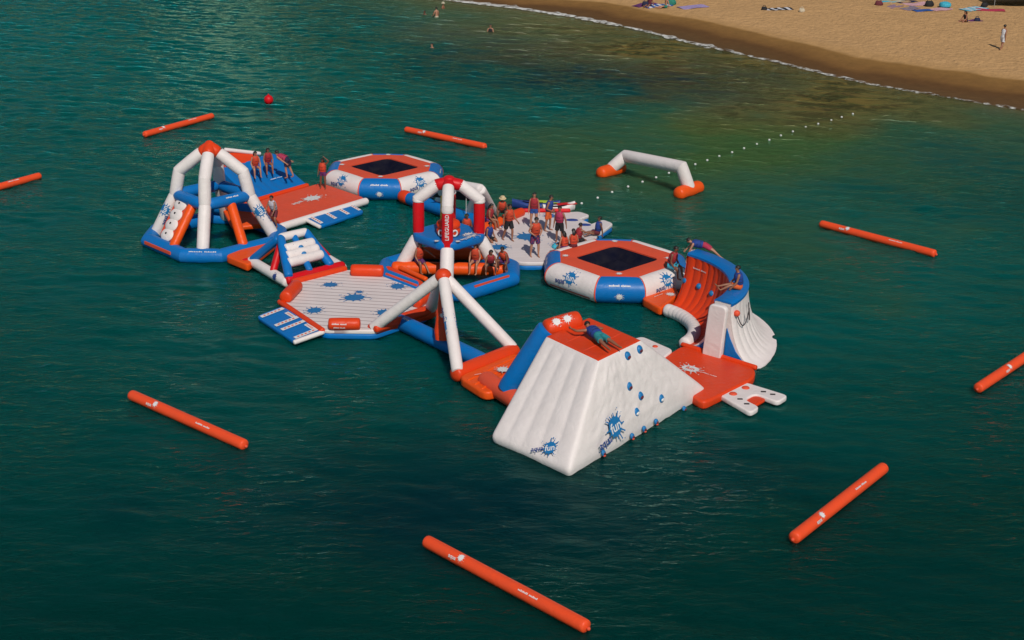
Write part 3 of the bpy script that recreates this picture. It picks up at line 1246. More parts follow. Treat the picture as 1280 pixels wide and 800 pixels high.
# lifeguard's seat: orange padded drum with white rings
s_ = thing('padded_seat', 'round orange padded seat with white rings on the blue lifeguard deck', 'seat', LC + V((0, -.35, DZ)))
mb = MB()
prof = [(.38, 0), (.44, .04), (.46, .16), (.44, .25), (.41, .28), (.44, .31), (.46, .41), (.43, .5), (.34, .56), (.18, .58)]
cc = LC + V((0, -.35, DZ))
mb.rings([[cc + V((r_ * math.cos(2 * math.pi * j / 24), r_ * math.sin(2 * math.pi * j / 24), z_)) for j in range(24)] for r_, z_ in prof])
mb.build('cushion', 'orange', s_, angle=80)
for a_ in (-2.15, -1.0):
    d = V((math.cos(a_), math.sin(a_), 0))
    sd = V((-d.y, d.x, 0))
    o_ = cc + d * .46 + V((0, 0, .17))
    mb = MB()
    rr = [[o_ + (sd * math.cos(th) + V((0, 0, 1)) * math.sin(th)) * (.11 + .035 * math.cos(ph)) + d * (.02 + .03 * math.sin(ph)) for ph in [k * math.pi / 3 for k in range(6)]] for th in [2 * math.pi * j / 14 for j in range(14)]]
    mb.rings(rr, closed=True)
    mb.build('white_ring', 'print_white', s_)
mb = MB()
add_tube(mb, [LC + V((-.32, .5, DZ + .02)), LC + V((-.3, .55, DZ + 1.25))], .045, n=8)
rs = mb.build('rescue_tube', 'yellow', None)
tag(rs, 'yellow rescue pole standing on the blue lifeguard deck', 'rescue pole')

# ---------------------------------------------------------------- swing frame behind the lifeguard tower
t = thing('swing_frame', 'white swing frame over a blue beam behind the lifeguard tower', 'swing frame', P(575, 262, 0))
bl0, bl1 = P(512, 248, .3), P(604, 279, .3)
tube('beam', [bl0, bl1], .29, 'blue', t)
tube('beam_end', [bl0 - (bl1 - bl0).normalized() * .5, bl0 - (bl1 - bl0).normalized() * .02], .3, 'orange', t)
ta, tb = PY(554, 229, 60.2), PY(601, 237, 58.4)
for p0, p1 in ((ta, P(535, 248, .2)), (ta, P(549, 258, .2)), (tb, P(584, 271, .2)), (tb, P(617, 266, .2))):
    tube('leg', [p0, p1], .22, 'white', t, bulge=.3)
tube('top_bar', [ta, tb], .24, 'white', t, bulge=.4)
# dark sheet under the bar, its grey standing in for a shaded underside
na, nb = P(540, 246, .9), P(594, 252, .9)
MB().add([ta + V((.1, .1, -.15)), tb + V((-.1, .1, -.15)), nb, na], [(0, 1, 2, 3)]).build('shaded_underside', 'grey_dark', t)
mb = MB()
pb = (ta.lerp(tb, .62))
add_tube(mb, [pb, pb - V((0, 0, 1.2))], .012, n=6, bulge=.1)
mb.build('rope', 'print_white', t)
MB().ball(pb - V((0, 0, 1.25)), .07).build('rope_handle', 'lime', t)

# ---------------------------------------------------------------- round white platform
o_px = [(601, 284), (622, 272), (652, 264), (690, 266), (712, 267), (741, 280), (748, 290), (744, 302), (722, 312), (700, 323), (689, 328), (650, 328), (624, 316), (604, 301)]
t = thing('round_platform', 'large pale platform with blue splash prints where a group of people stand', 'platform', P(670, 297, 0))
WZ = .32
top = [P(x, y, WZ) for x, y in o_px]
for fin in ([(700, 265.5), (724, 264), (738, 268.5), (722, 274.5), (712, 277)], [(735, 281), (754, 274), (767, 279), (751, 291), (742, 292)]):
    fz = [P(x, y, WZ - .012) for x, y in fin]
    fo = puff('fin', fz, .15, 'round_white', t, r=.05, corner=.06)
    puff('fin_base', [p + V((0, -.02, -.146)) for p in fz], .2, 'blue', fo, r=.06, corner=.06)
wp = puff('deck', top, .16, 'round_white', t, r=.05, corner=.06)
puff('underside', [p + V((0, -.02, -.15)) for p in top], .2, 'blue', t, r=.06, corner=.06)
tube('edge_pad', [P(600, 287, .45), P(628, 276, .45)], .21, 'deep_orange', t)
tube('edge_pad', [P(630, 274, .45), P(652, 265, .45)], .2, 'orange', t)
tube('edge_pad', [P(653, 263, .4), P(712, 263, .4)], .09, 'red', t)
for k, (x, y, s_) in enumerate(((626, 280, .9), (624, 309, .85), (659, 296, 1.15), (700, 306, .8), (688, 270, .7))):
    decal('splash_print', xf(splat2d(30 + k), s_, 0, 0, .4 * k), 'logo_blue', plane_map(P(x, y, WZ), (1, 0, 0), (0, 1, 0), .008), wp)
for x, y in ((715, 275), (731, 281)):
    MB().ball(P(x, y, WZ + .02), .28, .13, .05, 12, 6).build('grab_handle', 'navy', t)

# kayaks tied up behind it
def kayak(label, a, b_, w, mats):
    a, b_ = V(a), V(b_)
    ax = (b_ - a)
    ln = ax.length
    ax.normalize()
    s = V((-ax.y, ax.x, 0))
    t = thing('kayak', label, 'kayak', ((a + b_) / 2).to_2d().to_3d(), 0, 'kayaks moored behind the round platform')
    rings = []
    for i in range(17):
        u_ = i / 16
        ww = w * max(.06, math.sin(math.pi * min(.97, max(.03, u_))) ** .55)
        c = a + ax * (ln * u_)
        zz = .16 + .12 * (2 * u_ - 1) ** 2
        rings.append([c + s * (math.cos(th) * ww * .5) + V((0, 0, zz - c.z + (math.sin(th) * (.13 if math.sin(th) > 0 else .3)))) for th in [2 * math.pi * j / 12 for j in range(12)]])
    MB().rings(rings).build('hull', mats[0], t)
    mb = MB()
    c = a + ax * (ln * .45)
    mb.rings([[c + ax * (.55 * k * math.cos(th)) + s * (.2 * k * math.sin(th)) + V((0, 0, .28 - c.z + h)) for th in [2 * math.pi * j / 16 for j in range(16)]] for k, h in ((1.08, 0), (1.08, .04), (.85, .04), (.8, -.02))], False, True)
    mb.build('cockpit', mats[1], t)
    sb = MB().box(a + ax * (ln * .75) + V((0, 0, .31 - a.z)), .9, .3, .03, Matrix((ax, s, V((0, 0, 1)))).transposed())
    sb.build('deck_stripe', mats[2], t)


kayak('white kayak with red stripe moored behind the large pale platform', P(678, 266, 0), P(718, 262, 0), .62, ('white', 'mat_black', 'red'))
kayak('dark blue kayak with lime stripe moored behind the large pale platform', P(640, 259, 0), P(700, 261, 0), .6, ('navy', 'mat_black', 'lime'))

# ---------------------------------------------------------------- orange joining mats
def mat_pad(label, poly, z, thick, mat, extra=None):
    pts = [P(x, y, z) if not isinstance(x, V) else x for x, y in poly]
    c = sum(pts, V()) / len(pts)
    t = thing('joining_mat', label, 'mat', (c.x, c.y, 0))
    puff('pad', pts, thick, mat, t, r=.06, corner=.1)
    return t, pts


t, pts = mat_pad('orange joining mat between the octagonal trampoline and the curved wall', [(801, 372), (842, 357), (850, 366), (826, 386)], .32, .3, 'deep_orange')
small_print(plane_map(pts[0].lerp(pts[2], .45), pts[1] - pts[0], pts[1] - pts[2], .012), t, .6, .07, 3)
decal('splash_print', xf(splat2d(41), .38), 'print_white', plane_map(P(838, 368, .32), (1, 0, 0), (0, 1, 0), .012), t)
t, pts = mat_pad('triangular orange mat between the climbing tower and the blue ladder', [(281, 319), (336, 298), (345, 303), (316, 326), (310, 331)], .34, .3, 'deep_orange')
tube('end_tube', [P(305, 329, .2), P(314, 327, .2)], .18, 'red', t)

# ---------------------------------------------------------------- curved climbing wall
BC = V((3.9, 47.15, 0))
TH0, TH1 = R(-38), R(47)
t = thing('curved_climbing_wall', 'curved orange climbing wall with blue rim and ribbed white back', 'climbing wall', BC + V((3.6, 0, 0)))
HW = 2.08


def pol(r_, th, z_):
    return BC + V((r_ * math.cos(th), r_ * math.sin(th), z_))


nth = 120
def sweep(profile, ribs, amp, th0=TH0, th1=TH1, n=nth + 70):
    vs, fs = [], []
    m_ = len(profile)
    for i in range(n + 1):
        u_ = i / n
        th = th0 + (th1 - th0) * u_
        rb = amp * (abs(math.sin(math.pi * u_ * ribs)) ** .7)
        for r_, z_, w_ in profile:
            vs.append(pol(r_ + rb * w_, th, z_))
    for i in range(n):
        for j in range(m_ - 1):
            a = i * m_ + j
            fs.append((a, a + m_, a + m_ + 1, a + 1))
    return vs, fs


inn = [(2.72 + .9 * math.sin(a), .25 + (HW - .25) * (1 - math.cos(a)), -1) for a in [math.pi / 2 * k / 14 for k in range(15)]]
outp = [(4.22 + 1.12 * (1 - math.cos(a)), .02 + (HW - .02) * (1 - math.sin(a)), .2 + .8 * math.sin(2 * a) if a < .78 else max(0, 1 - 1.1 * (a - .78))) for a in [math.pi / 2 * k / 14 for k in range(15)]]
outp.append((5.36, -.3, 0))
wl = MB().add(*sweep(inn, 15, .045)).build('climbing_face', 'orange', t, angle=50)
MB().add(*sweep(outp, 18, .045, TH0, R(52))).build('ribbed_back', 'white', t, angle=70)
rim = [(3.57, HW - .06, 0), (3.57, HW + .02, 0), (3.63, HW + .06, 0), (3.9, HW + .07, 0), (4.18, HW + .06, 0), (4.25, HW + .01, 0), (4.24, HW - .08, 0)]
mb = MB()
rr = []
for i in range(61):
    th = TH0 + (TH1 - TH0) * i / 60
    rr.append([pol(r_, th, z_) for r_, z_, _ in rim] + [pol(3.9, th, HW - .16)])
mb.rings(rr)
mb.build('rim', 'blue', t, angle=50)
for th, sgn in ((TH0, 1), (TH1, -1)):
    tn = V((math.sin(th), -math.cos(th), 0)) * sgn
    poly = [pol(r_, th, z_) for r_, z_, _ in inn] + [pol(r_, th, z_) for r_, z_, _ in outp] + [pol(5.3, th, -.1), pol(2.75, th, -.1)]
    MB().add(poly + [p + tn * .05 for p in poly], [tuple(range(len(poly))), tuple(range(len(poly), 2 * len(poly)))]).build('end_panel', 'white' if sgn > 0 else 'orange', t, smooth=False)
    if sgn < 0:
        continue
    a0, a1, a2, a3 = pol(3.42, th, .1), pol(4.12, th, .1), pol(4.24, th, HW - .02), pol(3.58, th, HW - .02)
    for tri in ([(4.12, .12), (4.16, 1.25), (4.30, .92), (4.55, .5), (4.85, .22), (5.08, .12)], [(3.46, .12), (3.5, .75), (3.2, .42), (2.88, .22), (2.86, .12)]):
        tp_ = [pol(r_, th, z_) + tn * .06 for r_, z_ in tri]
        kk = len(tp_)
        MB().add(tp_ + [p + tn * .03 for p in tp_], [tuple(range(kk, 2 * kk)), tuple(range(kk - 1, -1, -1))] + [(i_, (i_ + 1) % kk, kk + (i_ + 1) % kk, kk + i_) for i_ in range(kk)]).build('end_gusset', 'blue', t, smooth=False)
    pst = MB()
    puff_into(pst, [p + tn * .15 for p in (a0, a1, a2, a3)], .2, .045, .1)
    pst.build('end_post', 'white', t)
for x, y in ((857, 351), (874, 358), (890, 367)):
    # drop the hold on the face along its sight line
    best = None
    for k in range(60):
        Yk = 46 + k * .1
        p = PY(x, y, Yk)
        rad = math.hypot(p.x - BC.x, p.y - BC.y)
        a_ = math.acos(max(-1, min(1, 1 - (p.z - .25) / (HW - .25)))) if .25 < p.z < HW else None
        if a_ is None:
            continue
        e_ = abs(rad - (2.72 + .9 * math.sin(a_)))
        if best is None or e_ < best[0]:
            best = (e_, p)
    p = best[1]
    d = (V((BC.x, BC.y, p.z)) - p).normalized() + V((0, 0, .4))
    MB().ball(p, .12, .12, .12, 10, 8).build('hold', 'logo_blue', wl)
th = R(36)
small_print(lambda x, y, k=0: pol(3.53, th - x / 3.5, HW - .42 + y), wl, .8, .1, 6)
# rope loops on the back near the end
mb = MB()
rp_ = []
for k in range(25):
    u_ = k / 24
    th = TH0 + R(3) + u_ * R(16)
    rp_.append(pol(4.33 + .18 * math.sin(u_ * math.pi), th, HW - .25 - .5 * abs(math.sin(u_ * 2 * math.pi)) - .1))
add_tube(mb, rp_, .018, n=6, bulge=.1, pinch=1)
mb.build('grab_rope', 'grey_dark', t)
MB().ball(rp_[0], .11).build('rope_knot', 'coral', t)
cr = thing('crescent_tube', 'white curved tube lying at the foot of the curved orange wall', 'tube', BC + V((2.5, 0, 0)))
arc = [pol(2.5, R(-36) + R(82) * k / 16, .2) for k in range(17)]
tube('tube_body', arc, .24, 'white', cr, pinch=.985, seam=.05)

# ---------------------------------------------------------------- orange platform by the curved wall
pts = [P(812, 457, .24), P(853, 431, .24), P(945, 460, .24), P(943, 472, .24), P(879, 504, .24)]
t = thing('floating_platform', 'flat orange platform between the white slide and the curved wall', 'platform', ((pts[0] + pts[2]) / 2).to_2d().to_3d())
pl = puff('deck', pts, .3, 'orange', t, r=.08)
tube('back_roll', [pts[1] + V((0, .02, .0)), pts[2] + V((0, .02, .0))], .09, 'orange', t)
fn = plane_map(P(863, 461, .24), (pts[2] - pts[1]), (.6, .8, 0))
decal('splash_print', xf(splat2d(51), .6, 0, 0, 0, 1.35), 'print_white', fn, pl)
decal('lettering', xf(text2d('fun'), .26, 0, 0, .1), 'orange', fn, pl, 1)
small_print(lambda x, y, k=0: fn(x + .72, y + .02, k), pl, .7, .08, 12)
# white board with a slot
m0, m1, m2, m3 = P(897, 492, .17), P(931, 477, .17), P(986, 494, .17), P(945, 520, .17)


def bl(u_, v_):
    return m0.lerp(m1, v_).lerp(m3.lerp(m2, v_), u_)


t = thing('entry_board', 'white entry board with a square slot beside the orange platform', 'board', bl(.5, .5).to_2d().to_3d())
bd = puff('board', [bl(0, 0), bl(0, 1), bl(1, 1), bl(1, .66), bl(.48, .66), bl(.48, .30), bl(.86, .30), bl(.86, 0)], .17, 'white', t, r=.05, corner=.12)
puff('slot_step', [bl(.45, .68) - V((0, 0, .06)), bl(.72, .68) - V((0, 0, .06)), bl(.72, .28) - V((0, 0, .06)), bl(.45, .28) - V((0, 0, .06))], .1, 'orange', t, r=.03, corner=.03)
for v_ in (.28, .72):
    MB().ball(bl(.2, v_) + V((0, 0, .01)), .13, .13, .05, 12, 6).build('grip', 'coral', bd)
for u_, v_ in ((.55, .82), (.75, .84), (.42, .22), (.62, .18)):
    MB().box(bl(u_, v_) + V((0, 0, .01)), .16, .06, .03).build('grip', 'grey_dark', bd)

# ---------------------------------------------------------------- white climbing wall and slide ("iceberg")
bFL, bFR, bR = P(611, 547, .12), P(711, 592, .12), P(886, 488, .12)
bBL = bFL + (bR - bFR)
HI = 2.6
tF, tL, tR = P(749, 450, HI), P(683, 419, HI), P(801, 425, HI)
tB = tL + (tR - tF)
t = thing('climbing_slide', 'big white slide and climbing wall with blue holds and an orange top', 'slide', ((bFL + bR) / 2).to_2d().to_3d())
bm = bmesh.new()
lay = bm.verts.layers.float.new('d')
topmark = bm.faces.layers.int.new('top')


def grid_face(a, b_, c, d, nu, nv, fid):
    vv = [[bm.verts.new(a.lerp(b_, i / nu).lerp(d.lerp(c, i / nu), j / nv)) for i in range(nu + 1)] for j in range(nv + 1)]
    for j in range(nv):
        for i in range(nu):
            bm.faces.new((vv[j][i], vv[j][i + 1], vv[j + 1][i + 1], vv[j + 1][i]))
    return vv


NU, NV, NL = 48, 44, 96
skirtv = []
g1 = grid_face(bFL, bFR, tF, tL, NU, NV, 0)
g2 = grid_face(bFR, bR, tR, tF, NL, NV, 1)
g3 = grid_face(bR, bBL, tB, tR, NU, NV, 2)
g4 = grid_face(bBL, bFL, tL, tB, NL, NV, 3)
g5 = grid_face(tL, tF, tR, tB, NU, NL, 4)
bc_ = (bFL + bFR + bR + bBL) / 4
sk_ = [V((*(p + (bc_ - p) * .09).xy, -.45)) for p in (bFL, bFR, bR, bBL)]
bq_ = [bFL, bFR, bR, bBL]
for i_ in range(4):
    for row in grid_face(sk_[i_], sk_[(i_ + 1) % 4], bq_[(i_ + 1) % 4], bq_[i_], (NU, NL)[i_ % 2], 6, 5):
        for w in row:
            w[lay] = 0.0
            skirtv.append(w)
disp = {w: 0.0 for w in skirtv}
rnd = random.Random(5)
for (g, nu, nv, kind) in ((g1, NU, NV, 'slide'), (g3, NU, NV, 'slide'), (g2, NL, NV, 'wall'), (g4, NL, NV, 'wall'), (g5, NU, NL, 'top')):
    for j in range(nv + 1):
        for i in range(nu + 1):
            u_, v_ = i / nu, j / nv
            edge = min(1, 6 * min(u_, 1 - u_)) * min(1, 5 * min(v_, 1 - v_))
            if kind == 'slide':
                q = .036 * (abs(math.sin(math.pi * (u_ ** .97) * 5)) ** .6) * min(1, 7 * min(v_, 1 - v_))
            elif kind == 'wall':
                q = edge * (.08 - .016 * abs(math.cos(math.pi * (u_ * 13 + .35 * math.sin(v_ * 9))) * math.cos(math.pi * (v_ * 6 + .3 * math.sin(u_ * 14)))) ** 3 + .012 * math.sin(u_ * 17 + v_ * 5) + .006 * math.sin(u_ * 43 + 2 * math.sin(v_ * 11)))
            else:
                q = -.02 * edge
            disp[g[j][i]] = q
bm.verts.ensure_lookup_table()
for f_ in bm.faces:
    f_.smooth = True
cen = (bFL + bFR + bR + bBL + tF + tL + tR + tB) / 8
tmp = {}
for v_ in bm.verts:
    tmp[v_] = disp[v_]
for v_ in bm.verts:
    v_[lay] = tmp[v_]
tset = set()
for row in g5:
    tset.update(row)
for f_ in bm.faces:
    f_[topmark] = 1 if all(w in tset for w in f_.verts) else 0
bmesh.ops.remove_doubles(bm, verts=bm.verts[:], dist=.004)
for k in range(9):
    bmesh.ops.smooth_vert(bm, verts=[v_ for v_ in bm.verts if v_.co.z > -.4], factor=.5, use_axis_x=True, use_axis_y=True, use_axis_z=True)
bmesh.ops.recalc_face_normals(bm, faces=bm.faces[:])
bm.normal_update()
sgn = 1 if sum((f_.calc_center_median() - cen).dot(f_.normal) for f_ in bm.faces) > 0 else -1
off = [(v_, v_.normal * (v_[lay] * sgn)) for v_ in bm.verts]
for v_, d in off:
    v_.co += d
me = bpy.data.meshes.new('slide_body')
bm2 = bm.copy()
tm2 = bm2.faces.layers.int['top']
bmesh.ops.delete(bm2, geom=[f_ for f_ in bm2.faces if f_[tm2]], context='FACES')
bm2.to_mesh(me)
bm2.free()
me.materials.append(MAT['white'])
body = bpy.data.objects.new('slide_body', me)
link(body, t)
body.matrix_parent_inverse = Matrix.Translation(t.location).inverted()
bmesh.ops.delete(bm, geom=[f_ for f_ in bm.faces if not f_[topmark]], context='FACES')
me = bpy.data.meshes.new('top_deck')
bm.to_mesh(me)
bm.free()
me.materials.append(MAT['orange'])
o = bpy.data.objects.new('top_deck', me)
link(o, t)
o.matrix_parent_inverse = Matrix.Translation(t.location).inverted()
for u_ in (.33, .67):
    a, b_ = tL.lerp(tF, u_), tB.lerp(tR, u_)
    MB().box((a + b_) / 2 + V((0, 0, -.012)), (b_ - a).length * .9, .02, .02, Matrix(((b_ - a).normalized(), V((-(b_ - a).y, (b_ - a).x, 0)).normalized(), V((0, 0, 1)))).transposed()).build('seam', 'coral', o)


def wall_pt(u_, v_, offn=.0):
    p = bFR.lerp(bR, u_).lerp(tF.lerp(tR, u_), v_)
    n_ = (bR - bFR).cross(tF - bFR).normalized()
    if n_.y > 0:
        n_ = -n_
    return p + n_ * (offn + .06), n_


def wall_uv(px, py):
    """where a sight line meets the climbing face"""
    n_ = (bR - bFR).cross(tF - bFR).normalized()
    d = ray(px, py)
    o_ = V((0, 0, CAM_H))
    s = (bFR - o_).dot(n_) / d.dot(n_)
    if n_.y > 0:
        n_ = -n_
    return o_ + d * s + n_ * .085, n_


for k, (x, y) in enumerate(((782, 445), (797, 437), (784, 483), (798, 495), (824, 498), (793, 515), (788, 545), (803, 536), (818, 527), (752, 566), (853, 511))):
    p, n_ = wall_uv(x, y)
    ux = (bR - bFR).normalized()
    uy = n_.cross(ux)
    Mx = Matrix((ux, uy, n_)).transposed()
    hk = 1.0 if k < 6 else .68
    hd = MB().ball(p - n_ * .02, .125 * hk, .14 * hk, .085 * hk, 16, 8, Mx).build('hold', 'logo_blue', body)
    MB().ball(p - uy * .04 * hk + n_ * .035 * hk, .085 * hk, .06 * hk, .04 * hk, 10, 6, Mx).build('hold_tip', 'print_white' if k in (4, 5) else 'maroon_cloth', hd)
    if k in (6, 7, 8, 9, 10):
        MB().ball(p - uy * .09 + n_ * .0, .05, .035, .04, 8, 6, Mx).build('tie', 'coral', body)
p, n_ = wall_uv(763, 533)
ux = (bR - bFR).normalized()
logo(plane_map(p + n_ * .05, ux * -1 if ux.x < 0 else ux, n_.cross(ux) if n_.cross(ux).z > 0 else -n_.cross(ux), .045), body, .8, seed=61, tilt=.12)
n_ = (bFR - bFL).cross(tL - bFL).normalized()
if n_.y > 0:
    n_ = -n_
d = ray(690, 562)
s = (bFL - V((0, 0, CAM_H))).dot(n_) / d.dot(n_)
p = V((0, 0, CAM_H)) + d * s
ux = (bFR - bFL).normalized()
logo(plane_map(p + n_ * .10, ux, (tL - bFL), .03), body, .5, seed=62, tilt=.5)
d = ray(622, 545)
MB().ball(P(622, 546, .12) + V((0, -.02, 0)), .035).build('valve', 'grey_dark', body)

t = thing('link_board', 'white board wedged between the big white slide and the orange platform', 'board', P(815, 434, 0))
lb_ = puff('board', [P(788, 424, .3), P(803, 420, .3), P(842, 437, .3), P(828, 448, .3), P(800, 442, .3)], .2, 'white', t, r=.05, corner=.1)
MB().ball(P(819, 433, .31), .1, .1, .04, 10, 6).build('grip', 'coral', lb_)

# guard tube on its far side
t = thing('guard_tube', 'bent blue and orange guard tube beside the big white slide', 'tube')
g0, g1, g2 = P(634, 487, .45), P(684, 411, 2.55), P(722, 400, 2.7)
t.location = (g0.x, g0.y, 0)
tube('middle_tube', [g0, g1], .33, 'blue', t, bulge=.1)
tube('upper_tube', [g1, g2], .3, 'orange', t, bulge=.4)
tube('foot_tube', [P(607, 475, .3), P(648, 502, .3)], .31, 'coral', t)
for k, u_ in enumerate((.25, .6)):
    p = g1.lerp(g2, u_)
    decal('splash_print', xf(splat2d(70 + k), .3), 'print_white', tube_map(p, g2 - g1, .3, (.2, -.6, .8)), t)
# triangular orange mat by the tripod
pts = [P(572, 470, .32), P(644, 440, .32), P(664, 452, .32), P(634, 484, .32), P(607, 492, .32)]
t = thing('joining_mat', 'orange mat with white splash between the white tripod and the big slide', 'mat', (pts[0].x, pts[0].y, 0))
mb = MB()
puff_into(mb, pts, .3, .08, .1)
pd = mb.build('pad', 'deep_orange', t)
for k in range(3):
    a, b_ = pts[0].lerp(pts[4], .3 + .25 * k), pts[1].lerp(pts[2], .3 + .25 * k)
    tube('rib', [a.lerp(b_, .04) + V((0, 0, -.02)), a.lerp(b_, .9) + V((0, 0, -.02))], .055, 'deep_orange', pd)
decal('splash_print', xf(splat2d(71), .5), 'print_white', plane_map(P(629, 462, .4), (1, 0, 0), (0, 1, 0), .012), pd)
small_print(plane_map(P(602, 467, .4), (.9, .5, 0), (-.4, .9, 0), .012), pd, .6, .07, 77)

# ---------------------------------------------------------------- tripod swing
f0, f1, f2, f3 = P(467, 411, .3), P(572, 466, .3), P(641, 437, .3), P(538, 388, .3)
AC = (f0 + f1 + f2 + f3) / 4
apex = PY(554, 344, AC.y)
t = thing('tripod_swing', 'tall white four legged frame with orange cap and hanging orange bag', 'swing', (AC.x, AC.y, 0))
for k, f_ in enumerate((f0, f1, f2, f3)):
    lg = tube('leg', [f_ + V((0, 0, .05)), apex + (f_ - apex) * .05], .2, 'white', t, bulge=.15)
    if k == 1:
        logo(tube_map(f_.lerp(apex, .46), (f_ - apex), .2, (.1, -1, .3)), lg, .62, seed=81, tilt=0.0)
MB().ball(apex + V((0, 0, -.02)), .28, .28, .25, 18, 10).build('cap', 'orange', t)
tube('foot_bar', [f0 + V((-.05, 0, -.05)), f3 + V((.05, .05, -.05))], .26, 'orange', t)
tube('foot_bar', [f1 + V((-.05, 0, -.05)), f2 + V((.05, 0, -.05))], .27, 'orange', t)
tube('beam', [P(500, 402, .25), P(604, 452, .25)], .28, 'blue', t)
small_print(tube_map(P(511, 407, .25), P(604, 452, .25) - P(500, 402, .25), .28, (0, -.6, 1)), t, .4, .16, 3)
hb = apex + V((0, 0, -.25))
lowp = P(553, 424, .5)
bag = MB()
rings = []
for u_, w_ in ((0, .09), (.1, .12), (.5, .2), (.85, .28), (1, .24)):
    c = hb.lerp(lowp, u_)
    rings.append([c + V((w_ * math.cos(th), w_ * .7 * math.sin(th), 0)) for th in [2 * math.pi * j / 14 for j in range(14)]])
bg_ = bag.rings(rings).build('hanging_bag', 'orange', t)
decal('valve_print', xf(splat2d(82), .2), 'print_white', plane_map(hb.lerp(lowp, .55) + V((0, -.16, 0)), (1, 0, 0), (0, 0, 1), .01), bg_)

# ---------------------------------------------------------------- octagonal white deck
op = [(349, 375), (366, 354), (432, 337), (484, 338), (524, 356), (538, 374), (536, 390), (469, 413), (404, 412)]
t = thing('octagonal_platform', 'white striped octagonal platform edged in orange with blue splash prints', 'platform', P(443, 376, 0))
OZ = .34
top = [P(x, y, OZ) for x, y in op]
dk = puff('deck', top, .16, 'deck_white', t, r=.05, corner=.1)
puff('underside', [p + V((0, -.02, -.15)) for p in top], .2, 'blue', t, r=.06, corner=.1)
for a, b_, mt, r_ in ((0, 8, 'orange', .11), (3, 4, 'orange', .15), (4, 5, 'orange', .15), (6, 7, 'orange', .14), (1, 2, 'orange', .13)):
    tube('edge_roll', [top[a].lerp(top[b_], .01) + V((0, 0, -.06 if a == 0 else .04)), top[a].lerp(top[b_], .99) + V((0, 0, -.06 if a == 0 else .04))], r_, mt, t)
for k, (x0, y0, x1, y1, r_) in enumerate(((412, 405, 449, 405, .22), (357, 372, 371, 357, .24), (440, 338, 478, 339, .24), (521, 379, 533, 371, .2))):
    cu = tube('cushion', [P(x0, y0, OZ + .17), P(x1, y1, OZ + .17)], r_, 'orange', t, bulge=.25)
    if k == 0:
        small_print(tube_map(P(425, 405, OZ + .17), (1, 0, 0), r_, (0, -1, .35)), cu, .6, .08, 91, rows=2)
for k, (x, y, s_) in enumerate(((413, 356, .6), (443, 372, .85), (393, 388, .62), (497, 358, .65), (481, 391, .7), (449, 365, .3))):
    decal('splash_print', xf(splat2d(90 + k), s_, 0, 0, .5 * k, 1.15), 'logo_blue', plane_map(P(x, y, OZ), (1, 0, 0), (0, 1, 0), .008), dk)
r0, r1, r2, r3 = P(404, 412.5, .3), P(353, 382, .3), P(320, 395, .13), P(368, 427, .13)
t2 = thing('boarding_ramp', 'blue boarding ramp with white grip bars on the striped octagonal platform', 'ramp', ((r0 + r2) / 2).to_2d().to_3d())
ramp(t2, r0, r1, r2, r3, [(.04, .12, .11, .92), (.11, .76, .3, .9), (.36, .12, .43, .92), (.52, .12, .59, .92), (.59, .76, .78, .9), (.88, .12, .95, .92)], 2)

# ---------------------------------------------------------------- inclined ladder
b0, b1, b2, b3 = P(314, 326, .25), P(359, 353, .25), P(428, 335, .25), P(383, 308, .25)
k0, k1 = P(351, 297, 1.5), P(382, 290, 1.5)
t = thing('inclined_ladder', 'blue railed inclined ladder with white pads and red bars above the octagonal platform', 'ladder', ((b0 + b2) / 2).to_2d().to_3d())
tube('base_tube', [b0, b1], .2, 'white', t)
tube('base_tube', [b3, b2], .2, 'white', t)
tube('front_bar', [b1 + V((0, 0, .08)), b2 + V((0, 0, .08))], .2, 'red', t)
rl0, rl1 = P(361, 345, .5), P(413, 331, .5)
tube('rail', [k0, rl0], .17, 'blue', t)
tube('rail', [k1, rl1], .17, 'blue', t)
tube('top_bar', [k0, k1], .17, 'white', t)
tube('brace', [b0.lerp(b1, .05) + V((0, 0, .1)), k0 + V((-.1, 0, -.05))], .16, 'blue', t)
tube('brace', [b3.lerp(b2, .05) + V((0, 0, .1)), k1 + V((.05, 0, -.05))], .16, 'blue', t)
tube('strut', [b0.lerp(b1, .62) + V((0, 0, .1)), k0 + V((.02, .1, -.12))], .14, 'red', t)
tube('strut', [b3.lerp(b2, .62) + V((0, 0, .1)), k1 + V((.02, .1, -.12))], .14, 'red', t)
tube('spine', [k0.lerp(k1, .5), rl0.lerp(rl1, .5)], .13, 'blue', t)
for k, u_ in enumerate((.36, .54, .72)):
    a, b_ = k0.lerp(rl0, u_), k1.lerp(rl1, u_)
    rg = tube('rung', [a.lerp(b_, .06) + V((0, 0, .07)), a.lerp(b_, .94) + V((0, 0, .07))], .195, 'white', t, bulge=.3)
    for q in (.3, .72):
        MB().ball(a.lerp(b_, q) + V((0, -.11, .21)), .07, .04, .02, 8, 6).build('handle', 'navy', rg)
    if k < 2:
        MB().ball(a.lerp(b_, .5).lerp(k0.lerp(rl0, u_ + .18).lerp(k1.lerp(rl1, u_ + .18), .5), .5) + V((0, -.05, .15)), .14, .11, .1, 10, 8).build('button', 'logo_blue', t)
ax = b1 - b0
decal('splash_print', xf(splat2d(99), .32), 'navy', tube_map(b0.lerp(b1, .78), ax, .2, (-.6, -.8, .3)), t)

# ---------------------------------------------------------------- finish arch
t = thing('floating_arch', 'white three sided arch standing on two orange floats in open water', 'arch', P(805, 225, 0))
a0, a1 = P(764, 213, .15), P(861, 238, .15)
dv = (P(875, 233, .15) - P(851, 241, .15))
for c in (a0, a1):
    tube('float', [c - dv * .5, c + dv * .5], .33, 'deep_orange', t, bulge=.6)
ka, kb = PY(782, 195, a0.y - .0), PY(852, 209, a1.y)
tube('arch_tube', [a0 + V((0, 0, .1)), ka, kb, a1 + V((0, 0, .1))], .3, 'white', t, bulge=.1)

